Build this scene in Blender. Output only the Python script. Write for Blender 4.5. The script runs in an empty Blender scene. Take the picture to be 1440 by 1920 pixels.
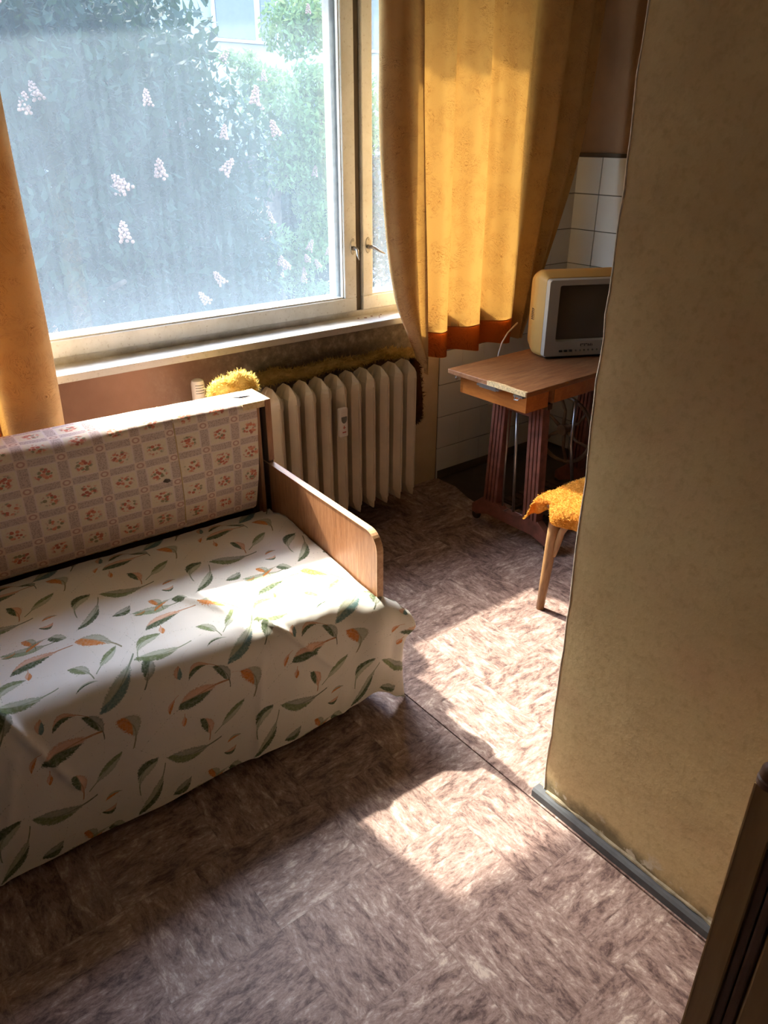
import bpy, bmesh, math, random
import numpy as np
from mathutils import Vector, Matrix, noise as mnoise

random.seed(4)
rng = np.random.default_rng(7)
C = bpy.context.scene.collection
scn = bpy.context.scene

# ------------------------------------------------------------------ camera
PITCH, ROLL, YAW = math.radians(26.7465), math.radians(0.1728), math.radians(38.1252)
cd = bpy.data.cameras.new('camera')
cd.sensor_fit = 'AUTO'; cd.sensor_width = 36.0
cd.lens = 1413.95 / 1920 * 36.0
cd.clip_start = 0.05; cd.clip_end = 200
cam = bpy.data.objects.new('camera', cd); C.objects.link(cam)
fwd = Vector((math.sin(YAW)*math.cos(PITCH), math.cos(YAW)*math.cos(PITCH), -math.sin(PITCH)))
rgt = Vector((math.cos(YAW), -math.sin(YAW), 0)); up = rgt.cross(fwd)
r2 = rgt*math.cos(ROLL) + up*math.sin(ROLL); u2 = -rgt*math.sin(ROLL) + up*math.cos(ROLL)
m = Matrix((r2, u2, -fwd)).transposed().to_4x4(); m.translation = Vector((0, 0, 1.6))
cam.matrix_world = m
scn.camera = cam

# ------------------------------------------------------------------ light
w = bpy.data.worlds.new('sky'); scn.world = w; w.use_nodes = True
nt = w.node_tree; nt.nodes.clear()
wo = nt.nodes.new('ShaderNodeOutputWorld'); bg = nt.nodes.new('ShaderNodeBackground')
sky = nt.nodes.new('ShaderNodeTexSky'); sky.sky_type = 'NISHITA'; sky.sun_disc = False
sky.sun_elevation = math.radians(43.8); sky.sun_rotation = math.radians(-8)
sky.air_density = 1.0; sky.dust_density = 2.0; sky.ozone_density = 1.0
nt.links.new(sky.outputs[0], bg.inputs[0]); bg.inputs[1].default_value = 2.2
nt.links.new(bg.outputs[0], wo.inputs[0])

SUN_DIR = Vector((0.16, -1.0, -1.0)).normalized()
sl = bpy.data.lights.new('sun', 'SUN'); sl.energy = 9.6; sl.angle = math.radians(1.0); sl.color = (1.0, 0.90, 0.74)
so = bpy.data.objects.new('sun', sl); C.objects.link(so)
so.rotation_euler = SUN_DIR.to_track_quat('-Z', 'Y').to_euler()
so.location = (0.5, 8, 9)

vs = scn.view_settings
scn.display_settings.display_device = 'sRGB'
vs.view_transform = 'Standard'; vs.look = 'None'; vs.gamma = 1.0; vs.use_curve_mapping = False
vs.exposure = 0.98

# ------------------------------------------------------------------ node helper
class G:
    """small node-graph writer"""
    def __init__(s, name):
        s.mat = bpy.data.materials.new(name); s.mat.use_nodes = True
        s.t = s.mat.node_tree; s.t.nodes.clear()
        s.out = s.t.nodes.new('ShaderNodeOutputMaterial')
    def put(s, sock, v):
        if v is None: return
        if isinstance(v, bpy.types.NodeSocket): s.t.links.new(v, sock)
        else:
            if isinstance(v, (tuple, list)) and sock.type == 'RGBA' and len(v) == 3: v = (*v, 1)
            sock.default_value = v
    def n(s, typ, **kw):
        nd = s.t.nodes.new(typ)
        for k, v in kw.items(): setattr(nd, k, v)
        return nd
    def math(s, op, a, b=None, c=None, clamp=False):
        nd = s.n('ShaderNodeMath', operation=op, use_clamp=clamp)
        for i, v in enumerate((a, b, c)): s.put(nd.inputs[i], v)
        return nd.outputs[0]
    def vmath(s, op, a, b=None, c=None):
        nd = s.n('ShaderNodeVectorMath', operation=op)
        for i, v in enumerate((a, b, c)):
            if v is not None: s.put(nd.inputs[i], v)
        return nd.outputs[0]
    def coord(s, which='Object'):
        return s.n('ShaderNodeTexCoord').outputs[which]
    def geo(s): return s.n('ShaderNodeNewGeometry').outputs['Position']
    def mapping(s, v, loc=(0,0,0), rot=(0,0,0), scale=(1,1,1), vt='POINT'):
        nd = s.n('ShaderNodeMapping', vector_type=vt); s.put(nd.inputs[0], v)
        nd.inputs[1].default_value = loc; nd.inputs[2].default_value = rot; nd.inputs[3].default_value = scale
        return nd.outputs[0]
    def noise(s, v, scale=5, detail=4, rough=0.55, dist=0.0, out=0):
        nd = s.n('ShaderNodeTexNoise'); s.put(nd.inputs['Vector'], v)
        s.put(nd.inputs['Scale'], scale); s.put(nd.inputs['Detail'], detail); s.put(nd.inputs['Roughness'], rough); s.put(nd.inputs['Distortion'], dist)
        return nd.outputs[out]
    def voro(s, v, scale=5, feature='F1', out='Distance', rnd=1.0):
        nd = s.n('ShaderNodeTexVoronoi', feature=feature); s.put(nd.inputs['Vector'], v); s.put(nd.inputs['Scale'], scale)
        s.put(nd.inputs['Randomness'], rnd)
        return nd.outputs[out]
    def ramp(s, f, stops, interp='LINEAR'):
        nd = s.n('ShaderNodeValToRGB'); cr = nd.color_ramp; cr.interpolation = interp
        while len(cr.elements) < len(stops): cr.elements.new(0.5)
        for e, (p, c) in zip(cr.elements, stops):
            e.position = p; e.color = (*c, 1) if len(c) == 3 else c
        s.put(nd.inputs[0], f); return nd.outputs[0]
    def mix(s, f, a, b, mode='MIX'):
        nd = s.n('ShaderNodeMix', data_type='RGBA', blend_type=mode)
        s.put(nd.inputs[0], f); s.put(nd.inputs[6], a); s.put(nd.inputs[7], b)
        return nd.outputs[2]
    def sep(s, v):
        nd = s.n('ShaderNodeSeparateXYZ'); s.put(nd.inputs[0], v); return nd.outputs
    def comb(s, x=0, y=0, z=0):
        nd = s.n('ShaderNodeCombineXYZ')
        for i, v in enumerate((x, y, z)): s.put(nd.inputs[i], v)
        return nd.outputs[0]
    def mrange(s, v, a, b, c=0., d=1.):
        nd = s.n('ShaderNodeMapRange', clamp=True)
        for i, q in enumerate((v, a, b, c, d)): s.put(nd.inputs[i], q)
        return nd.outputs[0]
    def bump(s, h, strength=0.3, dist=0.01, normal=None):
        nd = s.n('ShaderNodeBump'); s.put(nd.inputs['Height'], h)
        nd.inputs['Strength'].default_value = strength; nd.inputs['Distance'].default_value = dist
        if normal is not None: s.put(nd.inputs['Normal'], normal)
        return nd.outputs[0]
    def bsdf(s, color, rough=0.6, metal=0.0, normal=None, spec=0.4, **kw):
        nd = s.n('ShaderNodeBsdfPrincipled')
        s.put(nd.inputs['Base Color'], color); s.put(nd.inputs['Roughness'], rough); s.put(nd.inputs['Metallic'], metal)
        s.put(nd.inputs['Specular IOR Level'], spec)
        if normal is not None: s.put(nd.inputs['Normal'], normal)
        for k, v in kw.items(): s.put(nd.inputs[k.replace('_', ' ')], v)
        return nd.outputs[0]
    def shader(s, typ, color=None, normal=None, **kw):
        nd = s.n(typ)
        if color is not None: s.put(nd.inputs[0], color)
        if normal is not None: s.put(nd.inputs['Normal'], normal)
        for k, v in kw.items(): s.put(nd.inputs[k], v)
        return nd.outputs[0]
    def mixs(s, f, a, b):
        nd = s.n('ShaderNodeMixShader'); s.put(nd.inputs[0], f); s.put(nd.inputs[1], a); s.put(nd.inputs[2], b); return nd.outputs[0]
    def end(s, sh):
        s.t.links.new(sh, s.out.inputs[0]); return s.mat

def srgb(r, g, b):
    f = lambda c: (c/255/12.92) if c/255 <= 0.04045 else ((c/255+0.055)/1.055)**2.4
    return (f(r), f(g), f(b))

def simple(name, col, rough=0.6, metal=0.0, var=0.12, scale=14, bump=0.08, spec=0.4):
    g = G(name); p = g.coord()
    nz = g.noise(p, scale, 5)
    dark = tuple(c*(1-var*1.6) for c in col); lite = tuple(min(1, c*(1+var)) for c in col)
    c = g.ramp(nz, [(0.3, dark), (0.7, lite)])
    return g.end(g.bsdf(c, rough, metal, g.bump(g.noise(p, scale*6, 3), bump, 0.004), spec))

# ------------------------------------------------------------------ materials
M = {}

def plaster_mat():
    g = G('old_tan_plaster'); p = g.geo()
    big = g.noise(p, 1.3, 4, 0.6); mid = g.noise(p, 7, 5, 0.65); fine = g.noise(p, 60, 4, 0.6)
    c = g.ramp(big, [(0.30, srgb(198, 174, 128)), (0.5, srgb(210, 188, 142)), (0.70, srgb(220, 196, 154))])
    c = g.mix(g.math('MULTIPLY', g.mrange(mid, 0.45, 0.72), 0.5), c, srgb(186, 160, 120))
    c = g.mix(g.math('MULTIPLY', g.mrange(g.noise(g.mapping(p, (4, 2, 9)), 2.1, 4, 0.6), 0.50, 0.68), 0.45), c, srgb(212, 172, 138))
    c = g.mix(g.math('MULTIPLY', g.mrange(fine, 0.50, 0.70), 0.42), c, srgb(176, 150, 110))
    z = g.sep(p)[2]
    zz = g.math('ADD', z, g.math('MULTIPLY', g.math('SUBTRACT', mid, 0.5), 0.16))
    c = g.mix(g.math('MULTIPLY', g.mrange(zz, 0.085, 0.045), 0.8), c, srgb(92, 84, 66))       # grime line over the skirting
    chips = g.math('MULTIPLY', g.mrange(g.noise(p, 26, 3), 0.60, 0.66), g.mrange(z, 0.10, 0.05))
    c = g.mix(chips, c, srgb(206, 196, 176))
    h = g.math('ADD', g.math('MULTIPLY', fine, 0.5), mid)
    return g.end(g.bsdf(c, 0.75, 0, g.bump(h, 0.35, 0.006), 0.25))
M['plaster'] = plaster_mat()

def wall_mat():
    g = G('stained_window_wall_paint'); p = g.geo(); s = g.sep(p)
    mid = g.noise(p, 6, 5, 0.65); big = g.noise(p, 2.2, 4)
    c = g.ramp(mid, [(0.3, srgb(186, 160, 126)), (0.7, srgb(204, 180, 145))])
    # brown stained coat to the left under the sill, soot over the radiator
    brown = g.ramp(big, [(0.3, srgb(124, 92, 76)), (0.55, srgb(160, 122, 100)), (0.75, srgb(182, 142, 120))])
    c = g.mix(g.mrange(g.math('ADD', s[0], g.math('MULTIPLY', mid, 0.3)), 2.30, 2.16), c, brown)
    soot = g.math('MULTIPLY', g.mrange(g.math('ADD', s[0], g.math('MULTIPLY', big, 0.7)), 1.38, 1.75), g.mrange(s[0], 2.28, 2.2))
    soot = g.math('MULTIPLY', soot, g.mrange(s[2], 0.90, 0.86))
    sootc = g.ramp(g.noise(p, 22, 5, 0.7), [(0.3, srgb(98, 90, 80)), (0.52, srgb(134, 125, 110)), (0.72, srgb(186, 175, 154))])
    c = g.mix(g.math('MULTIPLY', soot, 0.9), c, sootc)
    c = g.mix(g.mrange(s[2], 1.494, 1.50), c, srgb(146, 116, 88))
    return g.end(g.bsdf(c, 0.8, 0, g.bump(g.noise(p, 40, 5), 0.3, 0.006), 0.25))
M['wall'] = wall_mat()

def right_wall_mat():
    g = G('brown_upper_wall_paint'); p = g.geo()
    c = g.ramp(g.noise(p, 3, 4), [(0.3, srgb(128, 98, 74)), (0.7, srgb(156, 122, 92))])
    return g.end(g.bsdf(c, 0.7, 0, g.bump(g.noise(p, 50, 4), 0.2, 0.005), 0.3))
M['brown_wall'] = right_wall_mat()
M['room_wall'] = simple('faded_cream_wall', srgb(208, 196, 176), 0.8)
M['unseen_wall'] = simple('dark_brown_unseen_wall', srgb(104, 84, 64), 0.8)  # wall out of view, made dark to cut bounce onto the floor
M['ceiling'] = simple('whitewashed_ceiling', srgb(216, 204, 182), 0.9)
M['tile'] = simple('white_glazed_tile', srgb(205, 202, 196), 0.18, 0, 0.04, 3, 0.02, 0.5)
M['grout'] = simple("grey_grout", srgb(96, 88, 76), 0.9)
M['tile_trim'] = simple('dark_brown_tile_trim', srgb(74, 58, 42), 0.6)
M['skirting'] = simple('blue_grey_skirting_paint', srgb(88, 90, 94), 0.7, 0, 0.14, 20, 0.1, 0.2)
M['chip'] = simple('bare_white_chipped_plaster', srgb(222, 208, 186), 0.85, 0, 0.2, 60)
M['lip'] = simple('crumbling_plaster_lip', srgb(150, 138, 116), 0.9, 0, 0.35, 30)
M['concrete'] = simple('bare_screed', srgb(70, 62, 56), 0.9)

def lino_mat(ang, off):
    g = G('marbled_block_lino'); p = g.mapping(g.geo(), off, (0, 0, ang))
    x, y, _ = g.sep(p)
    CE = 0.262
    cx = g.math('FLOOR', g.math('DIVIDE', x, CE)); cy = g.math('FLOOR', g.math('DIVIDE', y, CE))
    par = g.math('MODULO', g.math('ABSOLUTE', g.math('ADD', cx, cy)), 2.0)
    inv = g.math('SUBTRACT', 1.0, par)
    u = g.math('ADD', g.math('MULTIPLY', x, inv), g.math('MULTIPLY', y, par))
    v = g.math('ADD', g.math('MULTIPLY', y, inv), g.math('MULTIPLY', x, par))
    pv = g.math('DIVIDE', v, CE/3); pi = g.math('FLOOR', pv); pf = g.math('FRACT', pv)
    seed = g.math('ADD', g.math('MULTIPLY', cx, 3.7), g.math('ADD', g.math('MULTIPLY', cy, 7.3), g.math('MULTIPLY', pi, 1.9)))
    wv = g.comb(g.math('MULTIPLY', u, 15.0), g.math('MULTIPLY', v, 34.0), seed)
    n1 = g.noise(wv, 1.0, 8, 0.74, 0.5)
    n2 = g.noise(g.comb(g.math('MULTIPLY', u, 60.0), g.math('MULTIPLY', v, 120.0), seed), 1.0, 6, 0.72, 0.5)
    n3 = g.noise(g.geo(), 2.2, 3)
    rnd = g.math('FRACT', g.math('MULTIPLY', g.math('SINE', g.math('MULTIPLY', seed, 12.9898)), 43758.5))
    f = g.math('ADD', g.math('ADD', g.math('MULTIPLY', n1, 0.62), g.math('MULTIPLY', n2, 0.30)), g.math('MULTIPLY', g.math('ADD', g.math('MULTIPLY', n3, 0.5), rnd), 0.045))
    c = g.ramp(f, [(0.36, srgb(66, 48, 44)), (0.43, srgb(106, 84, 78)), (0.48, srgb(136, 112, 104)), (0.54, srgb(158, 135, 126)), (0.62, srgb(204, 187, 174))])
    edge = g.math('MINIMUM', pf, g.math('SUBTRACT', 1.0, pf))
    fu = g.math('FRACT', g.math('DIVIDE', u, CE)); eu = g.math('MULTIPLY', g.math('MINIMUM', fu, g.math('SUBTRACT', 1.0, fu)), 3.0)
    e = g.mrange(g.math('MINIMUM', edge, eu), 0.035, 0.0)
    c = g.mix(g.math('MULTIPLY', e, 0.24), c, srgb(86, 68, 62))
    specks = g.mrange(g.voro(g.geo(), 90), 0.10, 0.04)
    c = g.mix(g.math('MULTIPLY', g.math('MULTIPLY', specks, g.mrange(n1, 0.5, 0.6)), 0.7), c, srgb(60, 46, 42))
    return g.end(g.bsdf(c, g.mrange(n1, 0.3, 0.7, 0.55, 0.42), 0, g.bump(f, 0.12, 0.003), 0.35))
M['lino_a'] = lino_mat(0.0, (0.03, 0.05, 0)); M['lino_b'] = lino_mat(0.0, (0.12, -0.03, 0))

def wood_mat(name, a, b, c3, axis=2, scale=6, rough=0.4, stretch=14):
    g = G(name); p = g.coord()
    sc = [stretch]*3; sc[axis] = 1.0
    v = g.mapping(p, scale=tuple(sc))
    n1 = g.noise(v, scale*0.5, 6, 0.6, 0.8); n2 = g.noise(v, scale*3, 4)
    f = g.math('ADD', g.math('MULTIPLY', n1, 0.7), g.math('MULTIPLY', n2, 0.3))
    c = g.ramp(f, [(0.34, a), (0.5, b), (0.66, c3)])
    return g.end(g.bsdf(c, rough, 0, g.bump(f, 0.1, 0.002), 0.4))
M['veneer'] = wood_mat('walnut_veneer', srgb(136, 90, 60), srgb(160, 111, 76), srgb(178, 130, 94), 2, 16, 0.32, 9)
M['veneer_edge'] = wood_mat('pale_veneer_edge', srgb(172, 128, 92), srgb(204, 160, 120), srgb(220, 182, 142), 1, 5, 0.4)
M['raw_board'] = wood_mat('raw_pale_board', srgb(186, 150, 104), srgb(214, 180, 132), srgb(228, 200, 156), 1, 5, 0.7)
M['dark_board'] = wood_mat('dark_stained_board', srgb(64, 48, 40), srgb(92, 70, 56), srgb(112, 88, 70), 2, 5, 0.6)
M['table_top'] = wood_mat('worn_table_veneer', srgb(112, 70, 38), srgb(134, 86, 50), srgb(150, 106, 68), 0, 14, 0.6, 6)
M['table_apron'] = wood_mat('orange_brown_apron_veneer', srgb(160, 90, 36), srgb(178, 104, 44), srgb(192, 118, 54), 1, 10, 0.35, 6)
M['chipboard'] = simple('bare_chipped_edge', srgb(206, 178, 130), 0.8, 0, 0.3, 120)
M['bentwood'] = wood_mat('varnished_beech', srgb(118, 84, 52), srgb(148, 110, 72), srgb(168, 130, 90), 2, 10, 0.4, 6)
M['iron'] = simple('reddish_brown_iron_paint', srgb(126, 78, 64), 0.45, 0, 0.22, 24, 0.1)
M['dark_iron'] = simple('black_brown_iron', srgb(62, 46, 36), 0.5, 0, 0.2, 24)
M['wheel_iron'] = simple('dusty_brown_iron', srgb(112, 86, 62), 0.5, 0, 0.2, 24)
M['steel'] = simple('worn_steel', srgb(176, 172, 166), 0.3, 0.9, 0.1, 40, 0.03)
M['rad'] = simple('cream_radiator_enamel', srgb(214, 198, 170), 0.35, 0, 0.07, 9, 0.1, 0.5)
M['frame'] = None
M['white_plastic'] = simple('white_plastic', srgb(222, 214, 204), 0.4, 0, 0.03)
M['dark_plastic'] = simple('dark_plastic', srgb(34, 30, 28), 0.4)
M['grey_display'] = simple('grey_display', srgb(112, 112, 104), 0.25)
M['silver'] = simple('silver_grey_plastic', srgb(170, 164, 152), 0.42, 0.1, 0.03, 6, 0.02)
M['tan_plastic'] = simple('yellowed_tan_plastic', srgb(190, 146, 78), 0.55, 0, 0.06, 5, 0.03)
M['cabinet'] = wood_mat('olive_brown_cabinet_paint', srgb(136, 106, 66), srgb(156, 124, 80), srgb(170, 140, 94), 2, 3, 0.45, 6)
M['cabinet_dark'] = simple('dark_brown_groove', srgb(96, 66, 46), 0.5)
M['edge_highlight'] = simple('pale_cabinet_edge_highlight', srgb(186, 156, 110), 0.6)  # highlight on the door edge, painted as a pale strip
M['mattress'] = simple('striped_ticking', srgb(190, 180, 164), 0.9)
M['rust_spot'] = simple('rust_brown_stain', srgb(120, 72, 48), 0.9)

def frame_mat():
    g = G('dirty_white_window_paint'); p = g.geo()
    n1 = g.noise(p, 10, 5, 0.65); n2 = g.noise(p, 70, 4, 0.7)
    c = g.ramp(n1, [(0.3, srgb(212, 210, 202)), (0.6, srgb(228, 227, 222)), (0.8, srgb(236, 235, 231))])
    c = g.mix(g.math('MULTIPLY', g.mrange(n2, 0.58, 0.72), 0.5), c, srgb(148, 128, 102))
    z = g.sep(p)[2]
    d = g.math('MULTIPLY', g.mrange(g.math('ADD', z, g.math('MULTIPLY', n1, 0.05)), 0.95, 0.915), 0.5)
    c = g.mix(d, c, srgb(128, 110, 88))
    return g.end(g.bsdf(c, 0.45, 0, g.bump(n2, 0.15, 0.003), 0.4))
M['frame'] = frame_mat()
M['outer_frame'] = simple('greyed_outer_frame', srgb(150, 152, 152), 0.7, 0, 0.15, 30)  # greyed so the sunlit outer sash stays below white
M['groove'] = simple('dark_brown_gap', srgb(84, 72, 58), 0.8)  # one dark brown tone for the sash gap and back skirting

def glass_mat():
    g = G('dusty_window_glass'); p = g.geo()
    n1 = g.noise(p, 2.4, 4, 0.6)
    st = g.noise(g.mapping(p, scale=(70, 70, 2.2)), 1.0, 4, 0.6)       # rain streaks
    fine = g.noise(p, 160, 3)
    z = g.sep(p)[2]
    d = g.math('ADD', 0.034, g.math('ADD', g.math('MULTIPLY', g.math('SUBTRACT', n1, 0.5), 0.022), g.math('MULTIPLY', g.math('SUBTRACT', st, 0.5), 0.02)))
    d = g.math('ADD', d, g.math('MULTIPLY', g.math('SUBTRACT', fine, 0.5), 0.010))
    d = g.math('ADD', d, g.math('MULTIPLY', g.mrange(g.math('ADD', z, g.math('MULTIPLY', n1, 0.25)), 1.30, 1.02), 0.02), clamp=True)
    tr = g.shader('ShaderNodeBsdfTransparent', (0.93, 0.96, 0.97))
    du = g.shader('ShaderNodeBsdfTranslucent', (0.60, 0.77, 0.95))  # blue of the haze is put into the white dust
    gl = g.shader('ShaderNodeBsdfGlossy', (1, 1, 1), Roughness=0.03)
    sh = g.mixs(d, tr, du)
    return g.end(g.mixs(0.04, sh, gl))
M['glass'] = glass_mat()
def clear_glass():
    g = G('thin_window_glass')
    tr = g.shader('ShaderNodeBsdfTransparent', (0.94, 0.97, 0.97)); gl = g.shader('ShaderNodeBsdfGlossy', (1, 1, 1), Roughness=0.02)
    return g.end(g.mixs(0.05, tr, gl))
M['clear_glass'] = clear_glass()

def curtain_mat(name, dif, trl, ft):
    g = G(name); p = g.coord()
    # brushed frond jacquard: short strokes that fan out
    ph = g.noise(p, 5, 2, out=0)
    x, y, z = g.sep(p)
    a = g.math('MULTIPLY', ph, 7.0); ca, sa = g.math('COSINE', a), g.math('SINE', a)
    xr = g.math('SUBTRACT', g.math('MULTIPLY', x, ca), g.math('MULTIPLY', z, sa)); zr = g.math('ADD', g.math('MULTIPLY', x, sa), g.math('MULTIPLY', z, ca))
    wv = g.noise(g.comb(g.math('MULTIPLY', xr, 60.0), g.math('MULTIPLY', y, 60.0), g.math('MULTIPLY', zr, 300.0)), 1.0, 3, 0.6)
    msk = g.mrange(g.noise(p, 13, 3), 0.42, 0.56)
    mk = g.math('MULTIPLY', g.math('MULTIPLY', g.mrange(wv, 0.52, 0.62), msk), 0.85)
    wave = g.noise(p, 260, 2)
    mk2 = g.math('ADD', mk, g.math('MULTIPLY', g.math('SUBTRACT', wave, 0.45), 0.25), clamp=True)
    cd_ = g.mix(mk2, dif, tuple(c*0.42 for c in dif)); ct = g.mix(mk2, trl, (trl[0]*0.72, trl[1]*0.45, trl[2]*0.3))
    nrm = g.bump(g.math('ADD', mk, g.math('MULTIPLY', wave, 0.15)), 0.35, 0.004)
    return g.end(g.mixs(ft, g.shader('ShaderNodeBsdfDiffuse', cd_, nrm), g.shader('ShaderNodeBsdfTranslucent', ct, nrm)))
M['curtain'] = curtain_mat('gold_jacquard_curtain', srgb(206, 174, 126), (0.64, 0.34, 0.075), 0.20)
M['curtain_hem'] = curtain_mat('glow_toned_jacquard_hem', srgb(206, 120, 62), (0.90, 0.34, 0.06), 0.34)  # red orange of light through doubled cloth is put into both colours

def floral_mat():
    g = G('pink_floral_square_print'); uv = g.coord('UV')
    PX, PY = 0.108, 0.094
    x, y, _ = g.sep(uv)
    ux = g.math('DIVIDE', x, PX); uy = g.math('DIVIDE', y, PY)
    fx = g.math('SUBTRACT', g.math('FRACT', ux), 0.5); fy = g.math('SUBTRACT', g.math('FRACT', uy), 0.5)
    ix = g.math('FLOOR', ux); iy = g.math('FLOOR', uy)
    ax = g.math('ABSOLUTE', fx); ay = g.math('ABSOLUTE', fy)
    big = g.noise(uv, 14, 4); fine = g.noise(uv, 120, 4, 0.65)
    base = g.ramp(big, [(0.3, srgb(232, 202, 182)), (0.7, srgb(242, 218, 200))])
    # square ground, framed by a pale line and a grey-mauve lace band
    mx = g.math('MAXIMUM', ax, ay)
    band = g.mrange(mx, 0.345, 0.36)
    lace = g.mrange(g.voro(uv, 230), 0.25, 0.55)
    bandc = g.mix(lace, srgb(182, 150, 138), srgb(216, 188, 174))
    c = g.mix(band, srgb(240, 220, 194), bandc)
    line = g.math('MULTIPLY', g.mrange(g.math('ABSOLUTE', g.math('SUBTRACT', mx, 0.35)), 0.030, 0.018), 0.85)
    c = g.mix(line, c, srgb(240, 218, 208))
    mn = g.math('MINIMUM', ax, ay)
    corner = g.mrange(mn, 0.335, 0.35)                       # the little square where bands cross
    cr = g.math('SQRT', g.math('ADD', g.math('POWER', g.math('SUBTRACT', ax, 0.5), 2), g.math('POWER', g.math('SUBTRACT', ay, 0.5), 2)))
    c = g.mix(corner, c, base)
    ring = g.mrange(g.math('ABSOLUTE', g.math('SUBTRACT', cr, 0.085)), 0.035, 0.015)
    c = g.mix(g.math('MULTIPLY', g.math('MULTIPLY', ring, corner), 0.75), c, srgb(190, 128, 112))
    # the posy in each square
    off = g.math('MULTIPLY', g.math('ADD', ix, g.math('MULTIPLY', iy, 5.3)), 3.1)
    pv = g.comb(g.math('MULTIPLY', fx, 1.0), g.math('MULTIPLY', fy, 1.0), off)
    vd = g.voro(pv, 9.5)
    vc = g.voro(pv, 9.5, out='Color')
    r0 = g.math('SQRT', g.math('ADD', g.math('POWER', fx, 2), g.math('POWER', fy, 2)))
    rn = g.math('ADD', r0, g.math('MULTIPLY', g.math('SUBTRACT', g.noise(pv, 6, 2), 0.5), 0.22))
    posy = g.math('MULTIPLY', g.mrange(rn, 0.27, 0.19), g.mrange(vd, 0.62, 0.48))
    rr = g.sep(vc)[0]
    pc = g.ramp(rr, [(0.0, srgb(206, 84, 54)), (0.35, srgb(226, 122, 84)), (0.55, srgb(192, 70, 50)), (0.62, srgb(140, 128, 84)), (0.85, srgb(232, 150, 112))], 'CONSTANT')
    c = g.mix(g.math('MULTIPLY', posy, 0.92), c, pc)
    c = g.mix(g.math('MULTIPLY', g.mrange(fine, 0.5, 0.7), 0.22), c, srgb(196, 166, 150))
    c = g.mix(0.10, c, base)
    return g.end(g.bsdf(c, 0.85, 0, g.bump(g.noise(uv, 380, 2), 0.15, 0.002), 0.15))
M['floral'] = floral_mat()

GREEN, DGREEN, ORANGE, PALE, BLUE = srgb(128, 142, 100), srgb(84, 100, 70), srgb(216, 138, 70), srgb(150, 166, 128), srgb(108, 140, 138)
# (u, v, length, half-width ratio, angle deg, bend, skew, colour a, colour b, quill)
FEATHERS = [
 (-.920, .303, .064, .36, 14, .10, -.15, DGREEN, ORANGE, 1), (-.761, .297, .044, .52, -62, .45, -.1, ORANGE, GREEN, 1),
 (-.841, .345, .040, .34, -56, .28, .3, DGREEN, DGREEN, 1), (-.832, .201, .052, .24, 218, .0, .2, GREEN, PALE, 1),
 (-.754, .146, .046, .36, 226, -.35, -.35, DGREEN, PALE, 1), (-.904, .196, .036, .42, -72, .25, .1, DGREEN, ORANGE, 1),
 (-.968, .130, .066, .28, -12, -.2, -.1, GREEN, DGREEN, 1), (-.743, .056, .066, .20, 48, -.18, .1, DGREEN, GREEN, 1),
 (-.838, .117, .024, .22, 12, .3, 0, ORANGE, GREEN, 0), (-.851, .072, .022, .38, 12, -.6, 0, DGREEN, ORANGE, 0),
 (-.965, .240, .018, .36, 80, 0, 0, ORANGE, ORANGE, 1), (-.992, .300, .024, .24, 62, .2, 0, ORANGE, ORANGE, 1),
 (-.910, .385, .036, .26, 18, .55, 0, DGREEN, ORANGE, 1), (-.905, .030, .026, .5, -60, .3, 0, ORANGE, GREEN, 1),
 (-.958, .385, .020, .5, 80, .2, 0, BLUE, ORANGE, 0), (-.995, .035, .034, .4, 25, -.3, 0, DGREEN, DGREEN, 0),
 (-.918, .590, .070, .24, 18, .14, -.2, DGREEN, ORANGE, 1), (-.765, .590, .054, .42, -36, .22, -.2, ORANGE, GREEN, 1),
 (-.595, .640, .060, .24, -8, -.14, .0, PALE, GREEN, 1), (-.832, .492, .034, .42, -48, .25, .1, GREEN, GREEN, 1),
 (-.760, .505, .048, .24, 228, 0, .2, GREEN, PALE, 1), (-.665, .520, .050, .30, 212, -.4, -.3, GREEN, PALE, 1),
 (-.770, .400, .076, .24, 42, -.12, -.1, BLUE, GREEN, 1), (-.690, .420, .036, .42, 250, .1, -.2, DGREEN, DGREEN, 1),
 (-.985, .450, .066, .22, -4, -.12, 0, GREEN, PALE, 1), (-.842, .655, .026, .6, -25, .2, 0, DGREEN, GREEN, 0),
 (-.940, .540, .018, .4, 80, 0, 0, ORANGE, ORANGE, 1), (-.900, .655, .034, .2, 30, .2, 0, ORANGE, GREEN, 1),
 (-.835, .440, .032, .10, 8, .35, 0, DGREEN, PALE, 0), (-.960, .640, .020, .3, 12, -.5, 0, GREEN, ORANGE, 0),
]
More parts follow.
